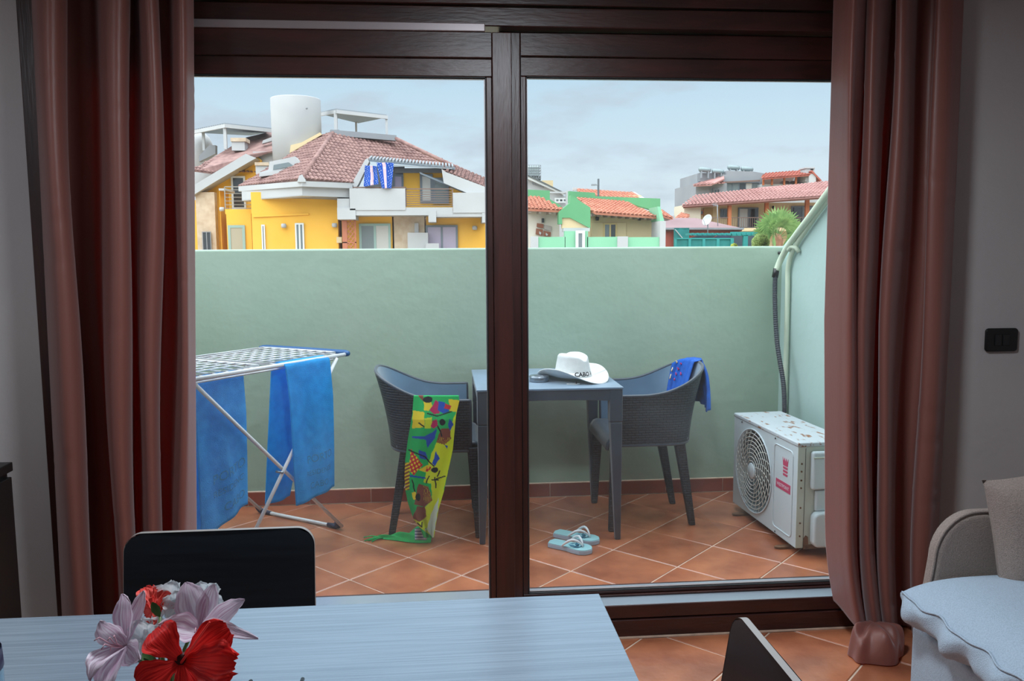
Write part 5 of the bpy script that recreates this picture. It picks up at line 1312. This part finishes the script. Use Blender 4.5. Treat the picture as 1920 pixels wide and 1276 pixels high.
# ---------------- white house with the water tank
WH = thing('white_house', 'white gabled house with mirrored balcony behind the green parapets', 'house', (at(1020, 466, 48).x, 48, GZ))
pp('gable_wall', WHT2, WH, [(985, 330), (1000, 337), (1045, 362), (1070, 372), (1070, 640), (985, 640)], 48, 5)
pp('roof_verge', WINW, WH, [(985, 327), (1000, 333), (1060, 363), (1057, 365), (985, 333)], 47.6, 1)
pp('roof_edge', MF('dark_verge', (90, 96, 96), .8), WH, [(985, 325.5), (1000, 331.5), (1060, 361.5), (1060, 363), (985, 327.5)], 47.5, 5.5)
pp('grey_trim', GREY, WH, [(998, 340), (1020, 350), (1020, 351.5), (998, 344)], 47.9, .1)
bx('parapet', CREAM, WH, 1016, 338, 1037, 352, 52, 2)
win(WH, 1040, 371, 1064, 380, 47.7, WINW, [PANE, PANED], 3, .08)
bx('balcony_post', WHT2, WH, 1062, 357, 1068, 384, 46.5, .3); bx('balcony_beam', WHT2, WH, 1031, 359, 1068, 362, 46.6, .3)
wt_ = thing('water_tank', 'translucent caged water tank on the white house roof', 'tank', tuple(at(1005, 334, 50)))
a = at(988, 309.5, 50); b = at(1014, 334, 50); MB().box(a.x+.05, b.x-.05, 50.05, 50.95, b.z+.12, a.z-.03).build('tank', MF('tank_plastic', (176, 190, 188), .4), wt_, bevel=.08)
m = MB()
for k in range(7): x = lerp(a.x, b.x, k/6); m.beam((x, 50, b.z), (x, 50, a.z), .03, .03, (0, 1, 0))
for k in range(6): z = lerp(b.z, a.z, k/5); m.beam((a.x, 50, z), (b.x, 50, z), .03, .03); m.beam((b.x, 50, z), (b.x, 51, z), .03, .03)
m.build('cage', METAL, wt_); MB().box(a.x, b.x, 50, 51, b.z-.1, b.z+.1).build('pallet', MF('dark_pallet', (70, 74, 70), .8), wt_)
# ---------------- orange roofed house behind, lamp post
OH = thing('orange_roof_house', 'house with a plain orange roof behind the green parapet', 'house', (at(1140, 466, 58).x, 58, GZ))
roof(OH, ROOFO, P_([(1088, 366, 56), (1204, 374, 56), (1186, 362, 60), (1082, 354, 60)], 57), .3, .5); bx('wall', CREAM, OH, 1090, 366, 1200, 640, 57, 4, zb=GZ)
MB().beam(at(1074, 354, 60), at(1187, 362, 60), .3, .2).build('ridge', WHT2, OH); MB().beam(at(1186, 361.5, 60), at(1206, 374, 56), .3, .15).build('verge', WHT2, OH)
pl_ = thing('lamp_post', 'thin dark street lamp post rising behind the green parapet', 'lamp post', (at(1122, 466, 46).x, 46, GZ))
a = at(1122, 335, 46); MB().tube([(a.x, 46, GZ), (a.x, 46, a.z)], .055, 8).build('pole', MF('dark_pole', (66, 74, 78), .6), pl_, smooth=True)
c = at(1113, 346, 46); MB().beam((c.x, 46, c.z), (a.x, 46, at(0, 347, 46).z), .05, .05).build('lamp_arm', METAL, pl_); MB().box(c.x-.12, c.x+.12, 45.9, 46.1, c.z-.05, c.z+.03).build('lamp_head', METAL, pl_)
RH = thing('red_tile_house', 'sliver of a house with orange tiles right of the green house', 'house', (at(1255, 466, 54).x, 54, GZ))
roof(RH, ROOFO, P_([(1238, 402, 52), (1264, 410, 52), (1254, 402, 54), (1240, 393, 56)], 53), .3, .5); bx('wall', WHT2, RH, 1240, 404, 1262, 640, 53, 3, zb=GZ)
roof(RH, ROOFO, P_([(1268, 409, 56), (1290, 409, 56), (1290, 398, 60), (1280, 398, 60)], 57), .3, .5); bx('wall', WHT2, RH, 1270, 408, 1290, 640, 57, 3, zb=GZ)
# ---------------- long cream house with pink roof and the grey house above it
LH = thing('cream_house', 'long cream house with pink tiled roof and brown railing at the right', 'house', (at(1420, 466, 60).x, 60, GZ))
roof(LH, ROOFP, P_([(1279, 385, 58), (1600, 363, 56), (1600, 336, 61), (1430, 350, 61), (1357, 360, 61), (1303, 373, 61)], 58), .26, .5)
bx('wall', CREAM, LH, 1309, 380, 1600, 640, 59.5, 4, zb=GZ); bx('end_wall', MF('pale_cream_wall', (222, 212, 190), .9), LH, 1283, 384, 1310, 640, 58.6, 2.6, zb=GZ)
bx('recess', MF('ochre_recess', (190, 160, 110), .9), LH, 1320, 390, 1336, 428, 59.4, .2)
MB().beam(at(1281, 387.5, 58.2), at(1600, 366, 56.2), .2, .22).build('eave_beam', MF('brown_beam', (130, 84, 66), .8), LH)
for x, y0, y1 in ((1368.5, 381, 424), (1438, 377, 424), (1514, 372, 424)): bx('porch_post', TIMB, LH, x-2.6, y0, x+2.6, y1, 58, .22)
rails('balcony_railing', RAILB, LH, 1333, 408, 1600, 428, 58.05, 5, vertical=True); bx('balcony_floor', CREAM, LH, 1309, 427.5, 1600, 432, 57.8, 3.2)
win(LH, 1350, 391, 1364.5, 409, 59.45, WINB, [PANED], 2, .08); win(LH, 1384, 389, 1421, 428, 59.45, WINB, [PANEL, PANED], 2, .10, nm='balcony_door'); win(LH, 1483.5, 386, 1524, 428, 59.45, WINB, [PANED, PANE], 2, .10, nm='balcony_door'); win(LH, 1311, 394, 1319, 403, 59.4, TIMB, [PANED], 1, .06)
q = at(1450, 388, 59.3); MB().lathe([(0, -.12), (.08, -.1), (.1, .06), (0, .1)], tuple(q), 10).build('wall_lamp', BLACK, LH, smooth=True)
UH = thing('grey_house', 'grey two-part house with water heaters above the pink roof', 'house', (at(1370, 466, 66).x, 66, GZ))
bx('wall', GREY, UH, 1305, 343, 1357, 640, 65, 6, zb=GZ); bx('wall', GREY, UH, 1308, 325, 1357, 380, 67, 5)
pp('wall', GREY, UH, [(1356, 327), (1363, 327), (1363, 320), (1410, 321), (1434, 325), (1434, 640), (1356, 640)], 66, 5)
bx('wall', GREY, UH, 1311, 324, 1345, 340, 66.8, 3)
roof(UH, ROOFP, P_([(1300, 347, 64), (1333, 345.5, 64), (1358, 334, 64), (1357, 327, 67), (1316, 339, 67)], 65), .28, .5)
win(UH, 1360, 342, 1423, 360, 65.9, WINB, [PANE, PANE, PANED, PANEL, PANE], 5, .06); MB().beam(at(1357, 342, 65.6), at(1424, 338.5, 65.6), .3, .12).build('canopy', RAILB, UH)
win(UH, 1333, 352, 1337, 363, 64.9, GREY, [PANED], 1, .03); win(UH, 1339, 354, 1349, 365, 64.9, GREY, [PANED], 2, .04)
TK = MF('heater_shell', (136, 152, 154), .4, metal=.3)
for k, (x0, y0, x1, y1, lb) in enumerate([(1310, 312.5, 1333, 324, 'leftmost of the four water heaters on the grey roof'), (1335, 316, 1357, 327, 'second water heater from the left on the grey roof'), (1364, 308.5, 1387, 320, 'third and highest water heater on the grey roof'), (1389, 311.5, 1412, 322.5, 'rightmost of the four water heaters on the grey roof')]):
    a = at(x0, (y0+y1)/2-1, 66.5); b = at(x1, (y0+y1)/2+1, 66.5); r = .20
    e = thing('water_heater', lb, 'water heater', (a.x, 66.5, at(x0, y1, 66.5).z), 'solar water heaters on the grey house')
    ax_ = (b-a); m = MB(); K = [a+ax_*t for t in (0, .04, .12, .88, .96, 1)]; m.tube(K, [.08, .15, r, r, .15, .08], 14); m.build('drum', TK, e, smooth=True)
    zb3 = at(x0, y1+3, 66.5).z
    for t in (.2, .75): p = a+ax_*t; MB().box(p.x-.05, p.x+.05, 66.35, 66.65, zb3-.3, p.z-.1).build('stand', METAL, e)
TH_ = thing('terrace_pavilion', 'roof terrace with red tiled canopy at the upper right', 'house', (at(1475, 466, 66).x, 66, GZ))
roof(TH_, ROOFR, P_([(1429, 334, 64), (1522, 326.5, 64), (1511, 320.5, 67), (1433, 325.5, 67)], 65), .28, .5)
bx('base_wall', WHT2, TH_, 1428, 345, 1530, 640, 65, 6, zb=GZ); bx('back_wall', MF('brown_shade_wall', (120, 96, 84), .9), TH_, 1431, 330, 1520, 347, 68, .4)
for x in (1432, 1448, 1471, 1493, 1516): bx('canopy_post', TIMB, TH_, x-1.3, 329, x+1.3, 347, 64.6, .12)
for x0, x1 in ((1467, 1481), (1484, 1496), (1499, 1512)): bx('terrace_chair', MF('grey_rattan', (170, 156, 146), .9), TH_, x0, 339, x1, 347, 66, .6, bevel=.1)
bx('chimney', WHT2, TH_, 1511, 314, 1527, 340, 64.4, 1); bx('chimney_top', WHT2, TH_, 1510, 313, 1528, 315.5, 64.3, 1.2); bx('chimney_opening', BLACK, TH_, 1520, 316.5, 1525, 319, 64.38, .1)
pp('gable_wall', WHT2, TH_, [(1517, 345), (1517, 330), (1524, 322), (1530, 330), (1530, 345)], 64, 3); pp('gable_roof', ROOFR, TH_, [(1521, 321), (1523, 319), (1541, 338), (1539, 340)], 63.9, 3)
# ---------------- red hut, dish, teal yard
HT = thing('red_hut', 'low red hut with purple brown roof in front of the cream house', 'hut', (at(1310, 466, 44).x, 44, GZ))
RED = MF('red_render', (194, 104, 90), .9, c2=(186, 96, 82), scale=.5); PUR = MF('purple_brown_roof', (150, 122, 124), .9, c2=(138, 110, 112), scale=.6)
bx('wall', RED, HT, 1246, 428, 1383, 640, 44, 5, zb=GZ)
MB().prism(P_([(1243, 428, 43.7), (1394, 428, 43.7), (1304, 408.5, 47), (1271, 408, 47), (1246, 415, 46)], 44), (0, .3, -.15)).build('roof', PUR, HT)
MB().beam(at(1243, 428.5, 43.6), at(1394, 428.5, 43.6), .2, .10).build('roof_edge', GREY, HT)
ds = thing('satellite_dish', 'white satellite dish on the hut roof', 'satellite dish', tuple(at(1328, 422, 42.6)))
q = at(1325.5, 412, 42.6); nrm = Vector((-.62, -.55, .45)).normalized(); su = nrm.cross(_z).normalized(); sv = su.cross(nrm); R_ = .33
m = MB(); vs = []
for j in range(7):
    for i in range(28): rr = R_*j/6; vs.append(q+su*cos(2*pi*i/28)*rr*.82+sv*sin(2*pi*i/28)*rr-nrm*.10*(1-(j/6)**2))
m.add(vs, [(j*28+i, j*28+(i+1) % 28, (j+1)*28+(i+1) % 28, (j+1)*28+i) for j in range(6) for i in range(28)]); m.build('reflector', WHT2, ds, smooth=True, solid=.012)
MB().tube([q-sv*R_, q+nrm*.32-sv*.15], .012, 6).build('feed_arm', METAL, ds, smooth=True); MB().tube([q-nrm*.1, q-nrm*.12-_z*.72], .03, 8).build('mast', METAL, ds, smooth=True)
an = thing('aerial', 'thin television aerial mast in front of the cream house', 'aerial', tuple(at(1345, 430, 44.5)))
a = at(1345, 384, 44.5); b = at(1346, 432, 44.5); MB().tube([b, a], .022, 6).build('mast', METAL, an, smooth=True); MB().beam(at(1335, 383, 44.5), at(1347, 386, 44.5), .03, .03).build('boom', METAL, an)
for x in (1338, 1341, 1344): MB().beam(at(x, 380, 44.5), at(x, 387, 44.5), .02, .02, (0, 1, 0)).build('element', METAL, an)
TEAL = MF('teal_paint', (44, 150, 146), .6); TEALN = MF('teal_netting', (52, 140, 136), .9, c2=(40, 124, 122), scale=3); TARP = MF('grey_tarpaulin', (92, 112, 122), .7, c2=(78, 96, 108), scale=2)
sc_ = thing('teal_screen', 'upright teal screen panel against the red hut', 'screen', (at(1276, 466, 43.5).x, 43.5, GZ))
bx('panel', TEALN, sc_, 1264, 427, 1289, 640, 43.5, .08, zb=GZ); MB().beam(at(1266, 430, 43.42), at(1281, 448, 43.42), .06, .04).build('brace', WHT2, sc_)
fn_ = thing('teal_fence', 'teal netting fence just above the terrace wall', 'fence', (at(1318, 466, 40).x, 40, GZ))
bx('netting', TEALN, fn_, 1265, 447.5, 1372, 640, 40, .05, zb=GZ)
for k in range(5): x = lerp(1265.5, 1371, k/4); bx('post', TEAL, fn_, x-.9, 446, x+.9, 640, 39.94, .06, zb=GZ)
MB().beam(at(1265, 447, 39.97), at(1372, 447, 39.97), .06, .06).build('rail', TEAL, fn_)
pg = thing('teal_pergola', 'teal painted pergola with grey tarpaulin beside the palm', 'pergola', (at(1380, 466, 41).x, 41, GZ))
bx('beam', TEAL, pg, 1371, 434.5, 1424, 441.5, 40.6, .15); bx('beam', TEAL, pg, 1297, 438, 1372, 441, 40.6, .15)
bx('post', TEAL, pg, 1394, 441, 1398, 640, 40.6, .14, zb=GZ); bx('post', TEAL, pg, 1420, 441, 1423, 640, 43.2, .14, zb=GZ)
m = MB()
for k in range(14): p = at(lerp(1300, 1420, k/13), 438, 40.5); m.beam(p, p+Vector((.1, 1.6, 0)), .06, .10)
m.build('slats', TEAL, pg, kind='stuff')
pp('tarpaulin', TARP, pg, [(1288, 448), (1312, 440), (1348, 437), (1334, 448)], 41, .05); pp('tarpaulin', MF('blue_tarpaulin', (92, 98, 128), .8), pg, [(1336, 447), (1350, 439), (1370, 440), (1370, 448)], 41.2, .05)
bx('shade_cloth', MF('dark_shade_cloth', (70, 82, 90), .9), pg, 1371, 441, 1420, 640, 43.4, .05, zb=GZ)
# ---------------- palm and bushes
pa = thing('fan_palm', 'fan palm with bright green fronds beside the sloping wall', 'palm', (at(1460, 466, 38).x, 38, GZ))
PB = at(1458, 448, 38); FROND = MF('palm_frond', (150, 186, 110), .7, c2=(112, 152, 86), scale=3, trans=.3); TRK = MF('palm_trunk', (170, 124, 96), .95, c2=(140, 98, 72), scale=6)
MB().tube([(PB.x, 38, GZ), (PB.x, 38, PB.z-1), (PB.x, 38, PB.z), (PB.x, 38, PB.z+.25)], [.22, .2, .26, .1], 14).build('trunk', TRK, pa, smooth=True)
rg = random.Random(11)
tips = [(1420, 418, .3), (1432, 402, -.4), (1452, 392, .5), (1470, 390, -.3), (1492, 402, .2), (1502, 420, -.5), (1414, 436, -.2), (1500, 440, .4), (1480, 408, -.9), (1442, 420, -.9), (1462, 410, -1.1), (1490, 452, -.8), (1446, 440, -1.1), (1456, 402, 1.0), (1484, 424, 1.0), (1434, 430, 1.1), (1512, 432, .8)]
for x, y, dy in tips:
    T = at(x, y, 38+dy); d = (T-PB); L_ = d.length; d.normalize(); hub = PB+d*L_*.55+_z*.10*L_
    e = MB(); e.tube([PB, PB+d*L_*.3+_z*.08*L_, hub], .014, 5)
    s = d.cross(Vector((0, -1, .2))).normalized(); rad = .40*L_+.20
    for k in range(17):
        a = (k-8)/8*1.75; dv = (d*cos(a)+s*sin(a)); tip = hub+dv*rad*(1-.1*abs(a))+Vector((rg.uniform(-.04, .04), rg.uniform(-.04, .04), -.10*rad*(1+abs(a))-rg.uniform(0, .08)))
        w = dv.cross(Vector((0, 1, .3))).normalized()*.052; mid = lerp(hub, tip, .55)+_z*.02
        e.add([hub, mid-w, tip, mid+w], [(0, 1, 2, 3)])
    e.build('frond', FROND, pa)
def bush(nm, lab, cx, cy, Y, rx, rz, mt, n, cat='bush'):
    c = at(cx, cy, Y); t = thing(nm, lab, cat, (c.x, Y, GZ)); r = random.Random(cx); m = MB()
    for k in range(n):
        a, b = r.uniform(0, 2*pi), math.acos(r.uniform(-1, 1)); q = r.uniform(.82, 1.0); dv = Vector((sin(b)*cos(a), sin(b)*sin(a), cos(b)))
        p = c+Vector((dv.x*rx, dv.y*rx, dv.z*rz))*q; u = dv.cross(Vector((r.random(), r.random(), r.random()))).normalized(); w = (dv+u*.6).normalized()*.09; s = u.cross(dv)*.03
        m.add([p-s, p+w*.5-s*1.4, p+w, p+w*.5+s*1.4], [(0, 1, 2, 3)])
    m.build('foliage', mt, t, kind='stuff')
    m = MB(); m.lathe([(0, -rz*.93)]+[(rx*.86*cos(-pi/2+pi*k/8), rz*.86*sin(-pi/2+pi*k/8)) for k in range(1, 8)]+[(0, rz*.86)], tuple(c), 16); m.build('inner_foliage', MF('bush_core', (96, 118, 70), .95), t, smooth=True)
    MB().tube([(c.x, Y, GZ), (c.x, Y, c.z-rz*.8)], .07, 6).build('stem', TRK, t)
bush('clipped_bush', 'round clipped olive green bush left of the palm', 1426, 455, 36, .34, .35, MF('bush_leaf', (148, 168, 96), .8, c2=(116, 142, 72), scale=8), 2600)
bush('low_shrub', 'tiny yellow green shrub tip in front of the teal fence', 1376.5, 462, 36, .09, .09, MF('shrub_leaf', (170, 180, 70), .8), 160)
